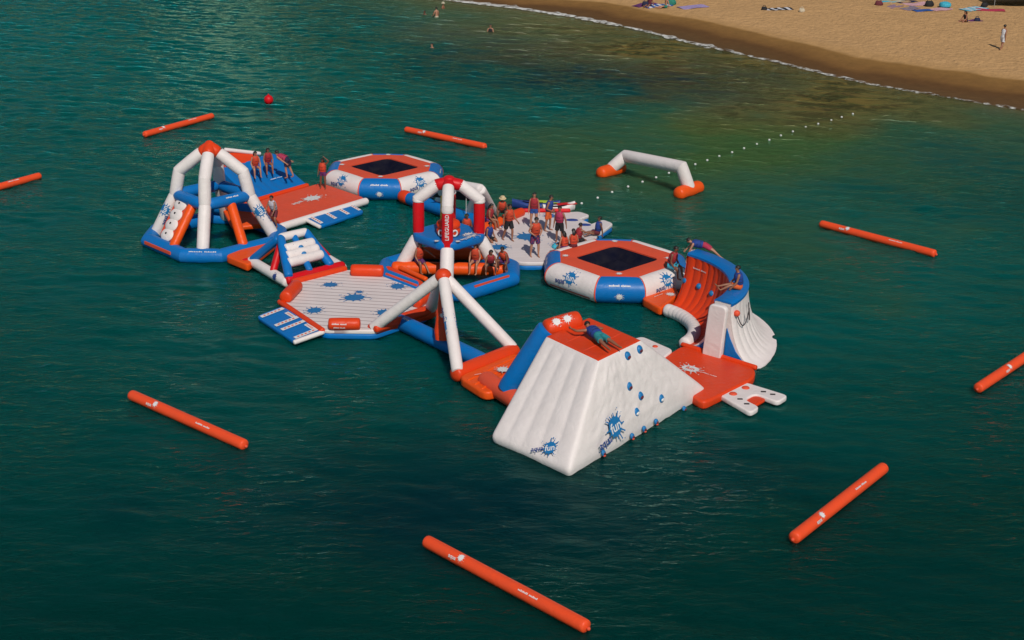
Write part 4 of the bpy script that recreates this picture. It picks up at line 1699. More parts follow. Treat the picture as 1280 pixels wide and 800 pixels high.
# ---------------------------------------------------------------- boundary logs
LOGS = [((165, 494), (305, 556), 'orange boundary log off the boarding ramp of the striped octagonal platform'),
        ((534, 677), (732, 783), 'orange boundary log off the foot of the big white slide'),
        ((993, 672), (1104, 585), 'orange boundary log on the open sea side of the white entry board'),
        ((1027, 280), (1168, 317), 'orange boundary log in open water on the beach side of the curved wall'),
        ((508, 162), (606, 183), 'orange boundary log between the trampoline without people and the bathers'),
        ((181, 168), (265, 145), 'orange boundary log beside the red round buoy'),
        ((-60, 250), (49, 220), 'orange boundary log off the climbing tower on the side away from the trampolines'),
        ((1223, 485), (1352, 400), 'orange boundary log out past the curved wall, off the end of the entry board')]
for i, (p0, p1, lb) in enumerate(LOGS):
    a, b_ = P(*p0, .12), P(*p1, .12)
    t = thing('boundary_log', lb, 'buoy', ((a + b_) / 2).to_2d().to_3d(), 0, 'orange boundary logs around the park')
    bd = tube('log_body', [a, b_], .17, 'log_orange', t, n=20, bulge=.35, pinch=.97)
    ax = (b_ - a)
    if ax.x < 0:
        ax = -ax
        a, b_ = b_, a
    fc = (-.0, -.75, .6)
    fn = tube_map(a.lerp(b_, .24), ax, .175, fc)
    decal('splash_print', xf(splat2d(110 + i), .21, .06, .02), 'print_white', fn, bd)
    decal('lettering', xf(text2d('aqua'), .14, -.20, -.06, 0), 'print_white', fn, bd)
    small_print(tube_map(a.lerp(b_, .68), ax, .175, fc), bd, .75, .075, 120 + i)
    dn = ax.normalized()
    for e_, s_ in ((a, -1), (b_, 1)):
        MB().ball(e_ + dn * (s_ * .09) + V((0, 0, -.02)), .05).build('tow_ring', 'coral', t)

# red buoy
bp_ = P(336, 129, 0)
t = thing('mooring_buoy', 'round red mooring buoy alone in open water', 'buoy', bp_)
MB().ball(bp_ + V((0, 0, .2)), .27, .27, .28, 20, 12).build('ball', 'red', t)
MB().ball(bp_ + V((0, 0, .5)), .05, .05, .06, 8, 6).build('eyelet', 'red', t)

# line of small white floats
fl = [(727, 255), (747, 248), (765, 241), (785, 234), (803, 228), (820, 222.5), (836, 217), (853, 211.5), (869, 206), (884, 201), (899, 196), (915, 191), (930, 186), (946, 181), (961.6, 175.6), (976, 170), (991, 165), (1007, 159.6), (1022.6, 155.4), (1039, 151), (1052, 147), (1066, 143)]
src = None
for i, (x, y) in enumerate(fl):
    p = P(x, y, 0)
    if src is None:
        src = MB().ball((0, 0, .03), .06, .06, .055, 12, 8).build('line_float', 'print_white')
        o = src
    else:
        o = src.copy()
        col.objects.link(o)
    o.location = (p.x, p.y, 0)
    tag(o, 'small white ball float on the line running out to the beach', 'float', 'white floats on the swimming line')

# ================================================================== PEOPLE
def unit(v):
    return V(v).normalized()


POSES = {
    # torso pitch, head pitch, arms (upper, fore) as (out, fwd, up), legs (thigh, shin) as (out, fwd, up)
    'stand': dict(tp=4, hp=0, aL=((.18, .05, -1), (.1, .25, -1)), aR=((.18, .05, -1), (.1, .25, -1)), lL=((.10, .03, -1), (.02, -.03, -1)), lR=((.10, -.02, -1), (.02, -.06, -1))),
    'stride': dict(tp=6, hp=4, aL=((.2, .35, -1), (.1, .8, -.5)), aR=((.25, -.3, -1), (.15, .3, -.9)), lL=((.08, .32, -1), (.02, -.10, -1)), lR=((.1, -.22, -1), (.02, -.5, -1))),
    'elbows': dict(tp=8, hp=10, aL=((.45, -.15, -1), (-.5, .8, -.35)), aR=((.4, -.1, -1), (-.55, .8, -.3)), lL=((.12, .14, -1), (.02, -.05, -1)), lR=((.12, -.10, -1), (.02, -.16, -1))),
    'hands_up': dict(tp=3, hp=12, aL=((.75, .2, .75), (-.6, .1, .55)), aR=((.2, .1, -1), (.1, .25, -1)), lL=((.10, .10, -1), (.02, -.03, -1)), lR=((.14, -.05, -1), (.04, -.06, -1))),
    'sit': dict(tp=12, hp=6, aL=((.25, .3, -1), (-.1, .75, -.55)), aR=((.25, .3, -1), (-.1, .75, -.55)), lL=((.16, 1, -.05), (.02, .22, -1)), lR=((.14, 1, -.08), (.02, .12, -1))),
    'sit_out': dict(tp=-8, hp=4, aL=((.3, -.4, -1), (.05, -.2, -1)), aR=((.3, -.35, -1), (.05, -.1, -1)), lL=((.14, 1, .28), (.02, .9, -.45)), lR=((.14, 1, .12), (.02, 1, -.2))),
    'crouch': dict(tp=34, hp=-8, aL=((.25, .6, -.7), (.0, .8, -.5)), aR=((.25, .6, -.7), (.0, .8, -.6)), lL=((.3, .95, .12), (.02, -.45, -1)), lR=((.3, .9, .2), (.02, -.4, -1))),
    'bend': dict(tp=78, hp=-20, aL=((.2, .25, -1), (.05, .25, -1)), aR=((.2, .25, -1), (.05, .15, -1)), lL=((.1, .12, -1), (.02, -.18, -1)), lR=((.12, -.1, -1), (.02, -.42, -1))),
    'prone': dict(tp=0, hp=-22, aL=((.8, .15, .5), (.1, .1, .95)), aR=((.9, .2, .1), (-.2, .15, .95)), lL=((.16, .0, -1), (.10, 0, -1)), lR=((.2, .03, -1), (.06, 0, -1))),
    'walk': dict(tp=5, hp=0, aL=((.15, .4, -1), (.05, .7, -.8)), aR=((.15, -.35, -1), (.05, .1, -1)), lL=((.05, .42, -1), (.0, .12, -1)), lR=((.06, -.32, -1), (.0, -.62, -1))),
    'wade': dict(tp=5, hp=0, aL=((.25, .25, -.9), (-.2, .8, -.3)), aR=((.3, .2, -.9), (.1, .7, -.6)), lL=((.10, .03, -1), (.02, -.03, -1)), lR=((.10, -.02, -1), (.02, -.06, -1))),
}


def skin_mesh(name, verts, edges, radii, root=0, sub=1):
    me = bpy.data.meshes.new('tmp')
    me.from_pydata([tuple(v) for v in verts], edges, [])
    ob = bpy.data.objects.new('tmp', me)
    col.objects.link(ob)
    md = ob.modifiers.new('skin', 'SKIN')
    md.use_smooth_shade = True
    md.branch_smoothing = 0.5
    for i, r_ in enumerate(radii):
        sv = me.skin_vertices[0].data[i]
        sv.radius = r_ if isinstance(r_, tuple) else (r_, r_)
        sv.use_root = (i == root)
    ss = ob.modifiers.new('ss', 'SUBSURF')
    ss.levels = ss.render_levels = sub
    dg = bpy.context.evaluated_depsgraph_get()
    res = bpy.data.meshes.new_from_object(ob.evaluated_get(dg))
    res.name = name
    bpy.data.objects.remove(ob)
    bpy.data.meshes.remove(me)
    res.shade_smooth()
    return res


def loft(mb, sections, n=14):
    """sections: (centre, side vec, fwd vec, half width, half depth)"""
    rs = []
    for c, s, f_, w, d in sections:
        rs.append([c + s * (w * math.copysign(abs(math.cos(th)) ** .85, math.cos(th))) + f_ * (d * math.copysign(abs(math.sin(th)) ** .85, math.sin(th))) for th in [2 * math.pi * j / n for j in range(n)]])
    return mb.rings(rs)


def person(label, pose, at, heading, anchor='feet', h=1.68, skin='skin_tan', top=None, bottom='navy_cloth', hair='hair_dark', longhair=False,
           hat=None, child=False, pitch=0.0, female=False, group=None, roll=0.0, **over):
    ps = dict(POSES[pose])
    ps.update(over)
    H_ = h
    tp = R(ps['tp'])
    s_ = V((1, 0, 0))
    sp = V((0, math.sin(tp), math.cos(tp)))
    fw = V((0, math.cos(tp), -math.sin(tp)))
    hp_ = tp * .55 + R(ps['hp'])
    hd_up = V((0, math.sin(hp_), math.cos(hp_)))
    hd_f = V((0, math.cos(hp_), -math.sin(hp_)))
    vs, ed, rd = [], [], []

    def add(p, r_, par=None):
        vs.append(V(p))
        rd.append(r_)
        if par is not None:
            ed.append((par, len(vs) - 1))
        return len(vs) - 1

    k = H_
    pel = add((0, 0, 0), (.085 * k, .062 * k))
    wst = add(sp * .10 * k, (.068 * k, .055 * k), pel)
    chs = add(sp * .21 * k, (.085 * k, .064 * k), wst)
    shc = add(sp * .29 * k, (.062 * k, .05 * k), chs)
    nk = add(sp * .315 * k + hd_up * .02 * k, .032 * k, shc)
    hb = sp * .315 * k + hd_up * .045 * k
    jaw = add(hb + hd_f * .012 * k + hd_up * .012 * k, (.038 * k, .042 * k), nk)
    hc = add(hb + hd_up * .055 * k, (.046 * k, .056 * k), jaw)
    add(hb + hd_up * .098 * k - hd_f * .004 * k, (.036 * k, .042 * k), hc)
    noseb = hb + hd_f * .054 * k + hd_up * .046 * k
    info = {}
    for side, sg in (('L', -1), ('R', 1)):
        u_, f_ = ps['a' + side]
        def tv(v):
            return unit(s_ * (v[0] * sg) + fw * v[1] + sp * v[2])
        sh_ = sp * .275 * k + s_ * (sg * .098 * k)
        i0 = add(sh_, .036 * k, shc)
        el = sh_ + tv(u_) * .175 * k
        i1 = add(sh_.lerp(el, .5), .029 * k, i0)
        i2 = add(el, .025 * k, i1)
        wr = el + tv(f_) * .148 * k
        i3 = add(el.lerp(wr, .4), .026 * k, i2)
        i4 = add(wr, .017 * k, i3)
        hd = tv(f_)
        across = hd.cross(s_ if abs(hd.dot(s_)) < .85 else fw).normalized()
        pm = add(wr + hd * .035 * k, (.021 * k, .012 * k), i4)
        for q in range(4):
            o_ = across * ((q - 1.5) * .0115 * k)
            ln = (.042, .048, .045, .036)[q] * k
            j1 = add(wr + hd * .052 * k + o_, .0058 * k, pm)
            j2 = add(wr + hd * (.052 * k + ln * .55) + o_ * 1.1, .0054 * k, j1)
            add(wr + hd * (.052 * k + ln * .95) + o_ * 1.15 - fw * .006 * k, .0048 * k, j2)
        th1 = add(wr + hd * .03 * k - across * .026 * k, .0064 * k, pm)
        add(wr + hd * .052 * k - across * .034 * k, .0055 * k, th1)
        u_, f_ = ps['l' + side]
        def lv(v):
            return unit((v[0] * sg, v[1], v[2]))
        hip = V((sg * .052 * k, 0, -.03 * k))
        j0 = add(hip, .056 * k, pel)
        kn = hip + lv(u_) * .235 * k
        j1 = add(hip.lerp(kn, .5), .048 * k, j0)
        j2 = add(kn, .034 * k, j1)
        an = kn + lv(f_) * .225 * k
        j3 = add(kn.lerp(an, .35), .035 * k, j2)
        j4 = add(an, .021 * k, j3)
        sd_ = lv(f_)
        toe = V((0, 1, 0)) - sd_ * V((0, 1, 0)).dot(sd_)
        toe = unit(toe * .9 + sd_ * .12) if pose != 'prone' else unit(sd_ * 1.0 + V((0, -.15, 0)))
        heel = an + sd_ * .028 * k
        j5 = add(heel, .022 * k, j4)
        j6 = add(heel + toe * .05 * k, (.022 * k, .016 * k), j5)
        add(heel + toe * .098 * k, (.018 * k, .011 * k), j6)
        info[side] = (hip, kn, an, heel)
    body = skin_mesh('body', vs, ed, rd, 0, 1)
    mats = []
    o_ = bpy.data.objects.new('person', None)
    link(o_)
    tag(o_, label, 'person', group)
    bodyo = bpy.data.objects.new('body', body)
    body.materials.clear()
    body.materials.append(MAT[skin])
    bodyo.parent = o_
    col.objects.link(bodyo)

    def child_mesh(nm, mb, mat, ang=60):
        c = mb.build(nm, mat, None, angle=ang)
        c.parent = bodyo if nm in ('face', ) else o_
        return c
    # head: nose, eyes, mouth, ears, hair
    Mh = Matrix((s_, hd_f, hd_up)).transposed()
    child_mesh('nose', MB().ball(noseb, .008 * k, .013 * k, .014 * k, 6, 5, Mh), skin)
    for sg in (-1, 1):
        fc = MB()
        fc.ball(hb + hd_up * .05 * k + s_ * (sg * .047 * k), .006 * k, .012 * k, .018 * k, 6, 5, Mh)
        child_mesh('ear', fc, skin)
    for sg in (-1, 1):
        ey = MB()
        ey.ball(hb + hd_f * .050 * k + hd_up * .058 * k + s_ * (sg * .018 * k), .007 * k, .006 * k, .005 * k, 6, 5, Mh)
        child_mesh('eye', ey, 'hair_dark')
    ey = MB()
    ey.ball(hb + hd_f * .047 * k + hd_up * .018 * k, .014 * k, .006 * k, .004 * k, 6, 5, Mh)
    child_mesh('mouth', ey, 'maroon_cloth')
    hr = MB()
    rs = []
    c = hb + hd_up * .062 * k - hd_f * .008 * k
    for i in range(8):
        ph = i / 7 * 1.9 + .08
        ring = []
        for j in range(14):
            th = 2 * math.pi * j / 14
            fd = math.sin(th)
            drop = ph if fd < .15 else min(ph, 1.18)
            wob = 1 + .05 * math.sin(5 * th + i)
            ring.append(c + s_ * (math.cos(th) * math.sin(drop) * .056 * k * wob) + hd_f * (fd * math.sin(drop) * .066 * k * wob) + hd_up * (math.cos(drop) * .060 * k))
        rs.append(ring)
    hr.rings(rs, True, False)
    if longhair:
        loft(hr, [(c - hd_f * .045 * k + hd_up * .0 * k, s_, hd_f, .05 * k, .022 * k), (c - hd_f * .062 * k - hd_up * .05 * k, s_, hd_f, .055 * k, .024 * k), (c - hd_f * .066 * k - hd_up * .11 * k, s_, hd_f, .045 * k, .02 * k), (c - hd_f * .064 * k - hd_up * .15 * k, s_, hd_f, .02 * k, .012 * k)], 10)
    child_mesh('hair', hr, hair)
    if hat:
        ht = MB()
        hh = c + hd_up * .02 * k
        ht.rings([[hh + s_ * (math.cos(th) * r_) + hd_f * (math.sin(th) * r_) + hd_up * z_ for th in [2 * math.pi * j / 18 for j in range(18)]] for r_, z_ in ((.098 * k, -.012 * k), (.10 * k, -.004 * k), (.068 * k, .008 * k), (.062 * k, .05 * k), (.04 * k, .062 * k))])
        child_mesh('hat', ht, hat)
    if top:
        vt = MB()
        if top.startswith('vest'):
            loft(vt, [(sp * .035 * k, s_, fw, .098 * k, .082 * k), (sp * .06 * k, s_, fw, .108 * k, .092 * k), (sp * .15 * k, s_, fw, .112 * k, .098 * k), (sp * .22 * k, s_, fw, .112 * k, .10 * k), (sp * .272 * k, s_, fw, .098 * k, .088 * k), (sp * .305 * k, s_, fw, .066 * k, .066 * k), (sp * .318 * k, s_, fw, .05 * k, .052 * k)], 16)
            for sg in (-1, 1):
                vt.ball(sp * .30 * k + s_ * (sg * .062 * k), .034 * k, .05 * k, .022 * k, 8, 6, Matrix((s_, fw, sp)).transposed())
        else:
            loft(vt, [(sp * .01 * k, s_, fw, .094 * k, .074 * k), (sp * .10 * k, s_, fw, .082 * k, .068 * k), (sp * .21 * k, s_, fw, .097 * k, .076 * k), (sp * .275 * k, s_, fw, .085 * k, .062 * k), (sp * .305 * k, s_, fw, .05 * k, .045 * k)], 16)
        vo = child_mesh('life_vest' if top.startswith('vest') else 'top', vt, top)
        if top.startswith('vest'):
            for z_ in (.10, .18):
                bt = MB()
                cc = sp * z_ * k
                bt.rings([[cc + sp * dz + s_ * (math.cos(th) * .114 * k) + fw * (math.sin(th) * .101 * k) for th in [2 * math.pi * j / 16 for j in range(16)]] for dz in (-.006 * k, .006 * k)], False, False)
                b_ = bt.build('belt', 'black_cloth', None)
                b_.parent = vo
    if bottom:
        sh2 = MB()
        loft(sh2, [(sp * .055 * k, s_, fw, .083 * k, .068 * k), (sp * .02 * k, s_, fw, .096 * k, .074 * k), (V((0, 0, -.03 * k)), s_, V((0, 1, 0)), .10 * k, .076 * k), (V((0, 0, -.06 * k)), s_, V((0, 1, 0)), .075 * k, .06 * k)], 14)
        ln = .32 if female else .72
        for sd in 'LR':
            hip, kn, an, heel = info[sd]
            d = (kn - hip).normalized()
            a1 = s_
            a2 = d.cross(a1).normalized()
            a1 = a2.cross(d).normalized()
            loft(sh2, [(hip - d * .02 * k, a1, a2, .06 * k, .062 * k), (hip.lerp(kn, ln * .5), a1, a2, .060 * k, .06 * k), (hip.lerp(kn, ln), a1, a2, .056 * k, .055 * k)], 12)
        child_mesh('shorts', sh2, bottom)
    # place
    Rz = Matrix.Rotation(heading, 3, 'Z')
    Rx = Matrix.Rotation(pitch, 3, 'X')
    Ry = Matrix.Rotation(roll, 3, 'Y')
    M3 = Rz @ Rx @ Ry
    at = V(at)
    if anchor == 'feet':
        hs = [M3 @ info[q][3] for q in 'LR']
        low = min(hs, key=lambda p: p.z)
        mid = (hs[0] + hs[1]) / 2
        loc = V((at.x - mid.x, at.y - mid.y, at.z - low.z + .021 * k))
    elif anchor == 'seat':
        loc = at + V((0, 0, .085 * k)) - M3 @ V((0, 0, -.0))
    elif anchor == 'belly':
        loc = at + V((0, 0, .10 * k))
    else:
        loc = at
    o_.location = loc
    o_.rotation_euler = M3.to_euler()
    return o_


def face(x):            # heading so the person looks towards azimuth x degrees (0 = away from the camera, 180 = at it, 90 = left)
    return R(x)


G = 'visitors on the water park'
# --- on the wide blue slide
person('person in orange vest sitting on the blue slide crest beside the tower', 'sit', P(319, 210.5, 1.27), face(205), 'seat', 1.5, 'skin_light', 'vest_orange', 'purple_cloth', longhair=True, female=True, group=G)
person('person sitting on the blue slide crest in the middle of three', 'sit', P(335, 206, 1.27), face(200), 'seat', 1.48, 'skin_tan', 'vest_red', 'purple_cloth', longhair=True, female=True, group=G)
person('person in pink and blue vest bending over on the blue slide', 'bend', P(363, 222, .85), face(70), 'feet', 1.6, 'skin_light', 'vest_pink', 'navy_cloth', group=G)
# --- on the orange platform
person('person standing on the orange platform with one arm raised to the head', 'hands_up', P(404, 235.5, .37), face(170), 'feet', 1.42, 'skin_brown', 'vest_orange', 'purple_cloth', longhair=True, female=True, group=G)
person('person in pale vest climbing between the tower leg and the orange platform', 'crouch', P(343, 284, .5), face(150), 'feet', 1.45, 'skin_tan', 'vest_white', 'maroon_cloth', tp=20, group=G, lL=((.2, .5, -.8), (.02, -.35, -1)), lR=((.2, .4, -.9), (.02, -.3, -1)))
# --- round the lifeguard tower
person('person with outstretched arm sitting on the orange tube under the blue deck', 'sit', LC + V((-1.15, -.25, .68)), face(215), 'seat', 1.5, 'skin_tan', 'vest_orange', 'purple_cloth', group=G, lL=((.1, .9, -.4), (.1, .6, -.8)), aL=((.5, .7, -.2), (.3, .8, -.3)))
person('person sitting on the orange tube under the blue deck, feet in the water', 'sit', LC + V((1.05, -.25, .68)), face(165), 'seat', 1.5, 'skin_light', 'vest_orange', 'purple_cloth', longhair=True, female=True, group=G)
person('person crouching on the blue ring at the foot of the lifeguard tower', 'crouch', P(613, 342, .5), face(190), 'feet', 1.45, 'skin_tan', 'vest_red', 'black_cloth', longhair=True, group=G)
person('person in orange vest crouching behind another on the blue ring', 'crouch', P(629, 338, .5), face(150), 'feet', 1.45, 'skin_brown', 'vest_orange', 'purple_cloth', group=G)
person('person in orange vest seen just behind the lifeguard deck', 'sit', P(583, 290, .5), face(190), 'seat', 1.5, 'skin_brown', 'vest_orange', 'navy_cloth', group=G)
person('person in dark blue half hidden by a red post', 'sit', P(610, 300, .35), face(230), 'seat', 1.45, 'skin_tan', 'vest_blue', 'black_cloth', group=G)
person('person in purple sitting on the orange edge pad behind the red post', 'sit', P(611, 277, .62), face(250), 'seat', 1.45, 'skin_tan', 'vest_red', 'purple_cloth', longhair=True, female=True, group=G)
# --- on the round white platform
person('person in straw hat crouching at the orange edge pad', 'crouch', P(627, 275, .62), face(195), 'feet', 1.55, 'skin_brown', 'vest_orange', 'black_cloth', hat='straw', group=G)
person('person in orange vest and black shorts striding on the pale platform', 'stride', P(634, 300, .33), face(215), 'feet', 1.58, 'skin_tan', 'vest_orange', 'black_cloth', group=G)
person('person in dark red vest and blue shorts standing with arms down', 'stand', P(667, 285, .33), face(178), 'feet', 1.55, 'skin_light', 'vest_red', 'blue_cloth', longhair=True, female=True, group=G)
person('person in blue vest and bright orange shorts on the pale platform', 'elbows', P(684, 288, .33), face(250), 'feet', 1.55, 'skin_tan', 'vest_blue', 'orange_cloth', group=G)
person('person in orange vest and patterned shorts holding their hands at the waist', 'elbows', P(668, 320.5, .33), face(200), 'feet', 1.66, 'skin_light', 'vest_orange', 'patterned_cloth', group=G)
person('person in pink and blue vest and black shorts with an arm hanging', 'stand', P(699, 303, .33), face(160), 'feet', 1.55, 'skin_tan', 'vest_pink', 'black_cloth', group=G, aL=((.45, .1, -1), (.2, .2, -1)))
person('person in orange vest sitting with back turned at the trampoline corner', 'sit', P(706, 312, .75), face(35), 'seat', 1.35, 'skin_light', 'vest_orange', 'purple_cloth', longhair=True, female=True, group=G, aL=((.3, .2, -1), (.1, .4, -1)))
person('person in orange vest sitting close beside another at the trampoline corner', 'sit', P(717, 310, .85), face(10), 'seat', 1.38, 'skin_light', 'vest_orange', 'maroon_cloth', longhair=True, female=True, group=G)
person('person in red vest sitting behind the trampoline with arm stretched out', 'sit', P(722, 302, .5), face(300), 'seat', 1.42, 'skin_tan', 'vest_red', 'black_cloth', group=G, aR=((.4, .9, -.2), (.2, 1, -.1)))
person('person in blue and pink vest sitting at the pointed end of the platform', 'sit_out', P(747, 293, .36), face(110), 'seat', 1.4, 'skin_brown', 'vest_blue', 'maroon_cloth', group=G)
person('person in turquoise shorts crawling beside the trampoline', 'crouch', P(697, 317, .33), face(290), 'feet', 1.3, 'skin_tan', None, 'turquoise_cloth', tp=70, group=G)
# --- trampoline, curved wall and big slide
person('person in red vest and turquoise shorts sitting on the trampoline edge', 'sit', P(838, 334, .98), face(235), 'seat', 1.6, 'skin_brown', 'vest_red', 'turquoise_cloth', group=G, tp=18)
person('person in blue vest lying across the blue rim with an arm hanging down', 'prone', P(880, 311, 2.12), face(80), 'belly', 1.45, 'skin_light', 'vest_blue', 'crimson_cloth', pitch=R(-82), group=G, aL=((.3, 1, .3), (0, 1, .1)), aR=((.5, .8, .4), (-.2, .8, .5)), lL=((.2, .3, -1), (.1, .5, -.9)), lR=((.2, .5, -1), (.06, .6, -.8)))
person('person in orange shorts and blue vest sitting on the blue rim', 'sit_out', P(924, 361, 2.15), face(95), 'seat', 1.5, 'skin_tan', 'vest_blue', 'orange_cloth', group=G, tp=10, aL=((.2, .5, -1), (0, .8, -.6)), aR=((.2, .5, -1), (0, .8, -.6)))
person('person in blue vest and teal shorts lying face down on the orange slide top', 'prone', P(748, 426, 2.64), face(28), 'belly', 1.66, 'skin_tan', 'vest_blue', 'teal_cloth', pitch=R(-86), group=G)
# --- bathers near the beach
GB = 'bathers in the shallow water'
person('bather standing waist deep facing the beach, in the shallows', 'wade', P(546, 21) - V((0, 0, .95)), face(40), 'feet', 1.7, 'skin_light', None, 'cream_cloth', group=GB)
person('bather in pale hat standing near another in the shallows', 'wade', P(553, 11) - V((0, 0, 1.2)), face(250), 'feet', 1.7, 'skin_tan', None, 'navy_cloth', hat='cream_cloth', group=GB)
person('swimmer with dark hair up to the neck beside the standing bathers', 'wade', P(531, 18) - V((0, 0, 1.36)), face(160), 'feet', 1.66, 'skin_brown', None, 'black_cloth', group=GB)
person('bather in dark swimsuit waist deep on their own', 'wade', P(613, 40) - V((0, 0, 1.1)), face(180), 'feet', 1.66, 'skin_light', 'black_cloth', 'black_cloth', longhair=True, female=True, group=GB)
person('swimmer alone with only head and shoulders above the water', 'wade', P(541, 60) - V((0, 0, 1.36)), face(130), 'feet', 1.68, 'skin_light', None, 'crimson_cloth', group=GB)

# ================================================================== THE BEACH
GS = 'people on the beach'
person('person in pale shirt and shorts walking over the sand', 'walk', P_sand(1251, 63), face(-50), 'feet', 1.78, 'skin_tan', 'white_cloth', 'white_cloth', group=GS)
person('person with long dark hair sitting alone on the sand', 'sit_out', P_sand(1207, 28.5), face(120), 'seat', 1.66, 'skin_tan', 'black_cloth', 'black_cloth', longhair=True, female=True, group=GS, tp=14, aL=((.2, .6, -.8), (-.2, .8, -.3)), aR=((.2, .6, -.8), (-.2, .8, -.3)), lL=((.2, .8, .55), (.05, .6, -.85)), lR=((.2, .9, .3), (.05, .7, -.5)))
person('person with dark top sitting among the bags near the lilac towel', 'sit_out', P_sand(812, 8), face(150), 'seat', 1.66, 'skin_tan', 'maroon_cloth', 'navy_cloth', group=GS)
person('person with pale skin sitting on the patterned towel near the lilac towel', 'sit_out', P_sand(832, 10), face(120), 'seat', 1.66, 'skin_light', None, 'green_cloth', group=GS)


def towel(px, py, w, l, rot, mat, label, stripes=None):
    c = P_sand(px, py)
    nx_, ny_ = 10, 8
    rnd = random.Random(int(px * 7 + py))
    ca, sa = math.cos(rot), math.sin(rot)
    ph = [rnd.uniform(0, 6) for _ in range(3)]
    def pt(u_, v_, lift):
        x, y = (u_ - .5) * l, (v_ - .5) * w
        X_, Y_ = c.x + x * ca - y * sa, c.y + x * sa + y * ca
        return V((X_, Y_, float(sand_z(inland(X_, Y_))) + .05 + lift + .03 * math.sin(7 * u_ + ph[0]) * math.sin(5 * v_ + ph[1])))
    t = thing('beach_towel', label, 'towel', c, 0, 'towels laid out on the sand')
    def patch(u0, u1, nm, mt, lift):
        n1 = max(2, int(nx_ * (u1 - u0)) + 1)
        vs = [pt(u0 + (u1 - u0) * i / n1, j / ny_, lift) for i in range(n1 + 1) for j in range(ny_ + 1)]
        k = len(vs)
        vs += [p - V((0, 0, .025)) for p in vs]
        fs = []
        for i in range(n1):
            for j in range(ny_):
                a = i * (ny_ + 1) + j
                fs.append((a, a + ny_ + 1, a + ny_ + 2, a + 1))
        bd = [i * (ny_ + 1) for i in range(n1 + 1)] + [n1 * (ny_ + 1) + j for j in range(1, ny_ + 1)] + [i * (ny_ + 1) + ny_ for i in range(n1 - 1, -1, -1)] + [j for j in range(ny_ - 1, 0, -1)]
        fs += [(bd[i], bd[(i + 1) % len(bd)], bd[(i + 1) % len(bd)] + k, bd[i] + k) for i in range(len(bd))]
        MB().add(vs, fs).build(nm, mt, t)
    patch(0, 1, 'cloth', mat, 0)
    if stripes:
        for i in range(4):
            patch(.08 + .24 * i, .19 + .24 * i, 'stripe', stripes, .006)
    return t


def bag(px, py, s_, mat, label, squash=.7):
    c = P_sand(px, py)
    t = thing('beach_bag', label, 'bag', c, 0, 'bags on the sand')
    rnd = random.Random(int(px))
    prof = [(.55, 0), (.62, .12), (.6, .35), (.5, .6), (.42, .72)]
    MB().rings([[c + V((s_ * r_ * math.cos(th) * (1 + .12 * math.sin(3 * th + i)), s_ * r_ * squash * math.sin(th), s_ * z_)) for th in [2 * math.pi * j / 14 for j in range(14)]] for i, (r_, z_) in enumerate(prof)]).build('sack', mat, t)
    hp = [c + V((s_ * .3 * math.cos(a), 0, s_ * (.7 + .3 * math.sin(a)))) for a in [math.pi * k / 8 for k in range(9)]]
    add_tube(MB(), hp, .02, n=6, bulge=.1, pinch=1).build('handle', mat, t)


towel(866, 9, 1.2, 2.4, .5, 'lilac_cloth', 'lilac towel spread alone on the sand')
towel(822, 7.5, 1.1, 2.3, .4, 'blue_cloth', 'blue and pale towel amid the seated group', 'white_cloth')
towel(806, 6, 1.0, 2.0, .6, 'purple_cloth', 'dark purple towel amid the seated group')
towel(972, 12, 1.1, 2.4, .25, 'black_cloth', 'black towel with white stripes lying alone', 'white_cloth')
towel(1105, 3, 1.0, 1.8, .3, 'turquoise_cloth', 'turquoise towel at the end of the towel row')
towel(1116, 9, .95, 1.9, .8, 'mauve_cloth', 'dusky mauve towel beside the cream one')
towel(1119, 2.2, 1.0, 2.2, .5, 'cream_cloth', 'cream towel beside the turquoise one')
towel(1133, 3, 1.0, 1.9, .5, 'navy_cloth', 'navy towel between cream and pink ones')
towel(1147, 5.5, 1.2, 2.2, .4, 'pink_cloth', 'pale pink towel beside the navy one')
towel(1138, 11, .95, 1.8, .8, 'mauve_cloth', 'grey striped mauve towel below the pink one', 'grey_cloth')
towel(1153, 13.5, .8, 1.5, .3, 'blue_cloth', 'small bright blue towel below the pink one')
towel(1175, 12, 1.0, 1.8, .5, 'pink_cloth', 'pink towel next to a round turquoise cushion')
towel(1217, 11.5, 1.2, 2.2, .6, 'turquoise_cloth', 'blue and white striped towel beside the red one', 'white_cloth')
towel(1238, 13, 1.0, 2.2, -.2, 'crimson_cloth', 'crimson towel beside the blue and white striped one')
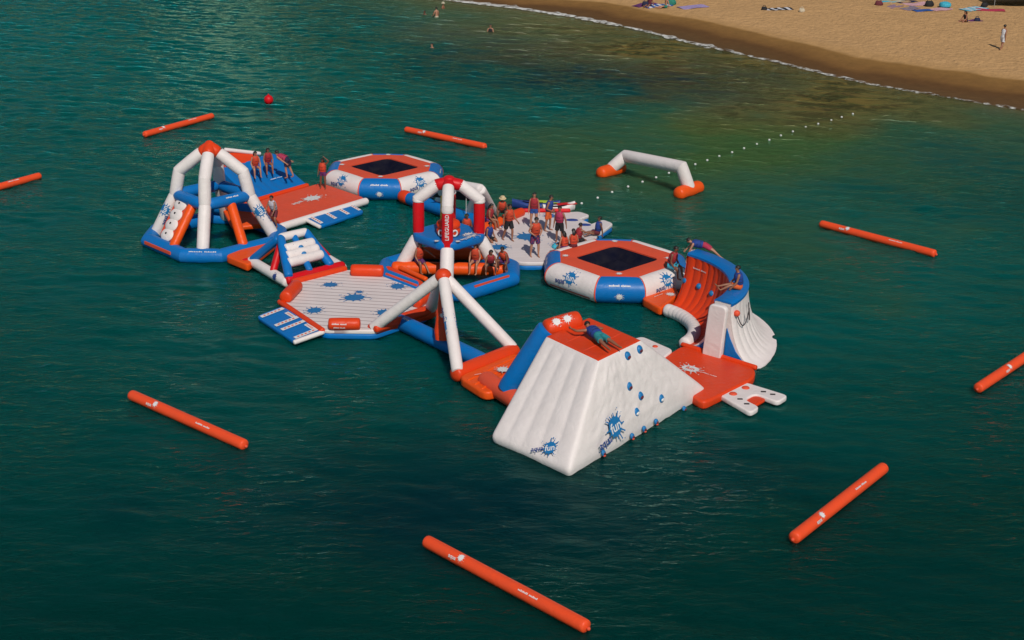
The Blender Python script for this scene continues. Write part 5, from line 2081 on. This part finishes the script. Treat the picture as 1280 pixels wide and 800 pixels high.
towel(1214, 27, .9, 1.6, .5, 'purple_cloth', 'purple towel beside the person sitting alone')
bag(1098, 7.5, .55, 'maroon_cloth', 'dark brown bag by the turquoise towel')
bag(1161, 8, .6, 'black_cloth', 'black bag behind the small bright blue towel')
bag(1230, 8.5, .45, 'black_cloth', 'small dark bag between striped and crimson towels')
bag(955, 13, .4, 'black_cloth', 'small black bag beside the black towel')
bag(807, 8, .55, 'navy_cloth', 'navy bag beside the seated group')
bag(838, 6, .7, 'green_cloth', 'green bag beside the seated group')
bag(1002, 15, .4, 'cream_cloth', 'small straw coloured bag beyond the black towel')
bag(1221, 27, .4, 'navy_cloth', 'small navy bag on the purple towel')
c = P_sand(1181, 9.5)
t = thing('floor_cushion', 'round turquoise cushion on the pink towel', 'cushion', c)
MB().rings([[c + V((r_ * math.cos(th), r_ * math.sin(th), z_)) for th in [2 * math.pi * j / 18 for j in range(18)]] for r_, z_ in ((.35, .02), (.46, .12), (.48, .25), (.42, .38), (.2, .46))]).build('cover', 'turquoise_cloth', t)
# dark teal beach shade at the picture's edge
c = P_sand(1269, 4)
t = thing('beach_canopy', 'dark teal cloth canopy stretched low over the sand', 'canopy', c)
w_, l_ = 3.2, 4.6
gr, fs = [], []
for i in range(13):
    for j in range(9):
        u_, v_ = i / 12 - .5, j / 8 - .5
        gr.append(c + V((u_ * l_, v_ * w_, .55 + .25 * (1 - 4 * u_ * u_) * (1 - 2 * v_ * v_) + .03 * math.sin(9 * u_ + 4 * v_))))
for i in range(12):
    for j in range(8):
        a = i * 9 + j
        fs.append((a, a + 9, a + 10, a + 1))
k = len(gr)
MB().add(gr + [p - V((0, 0, .02)) for p in gr], fs + [tuple(k + q for q in reversed(f_)) for f_ in fs]).build('cloth', 'dark_teal_cloth', t)
for sx in (-1, 1):
    for sy in (-1, 1):
        q = c + V((sx * l_ * .47, sy * w_ * .47, 0))
        add_tube(MB(), [V((q.x, q.y, float(sand_z(inland(q.x, q.y))) - .05)), V((q.x, q.y, c.z + .6))], .025, n=8).build('pole', 'steel', t)
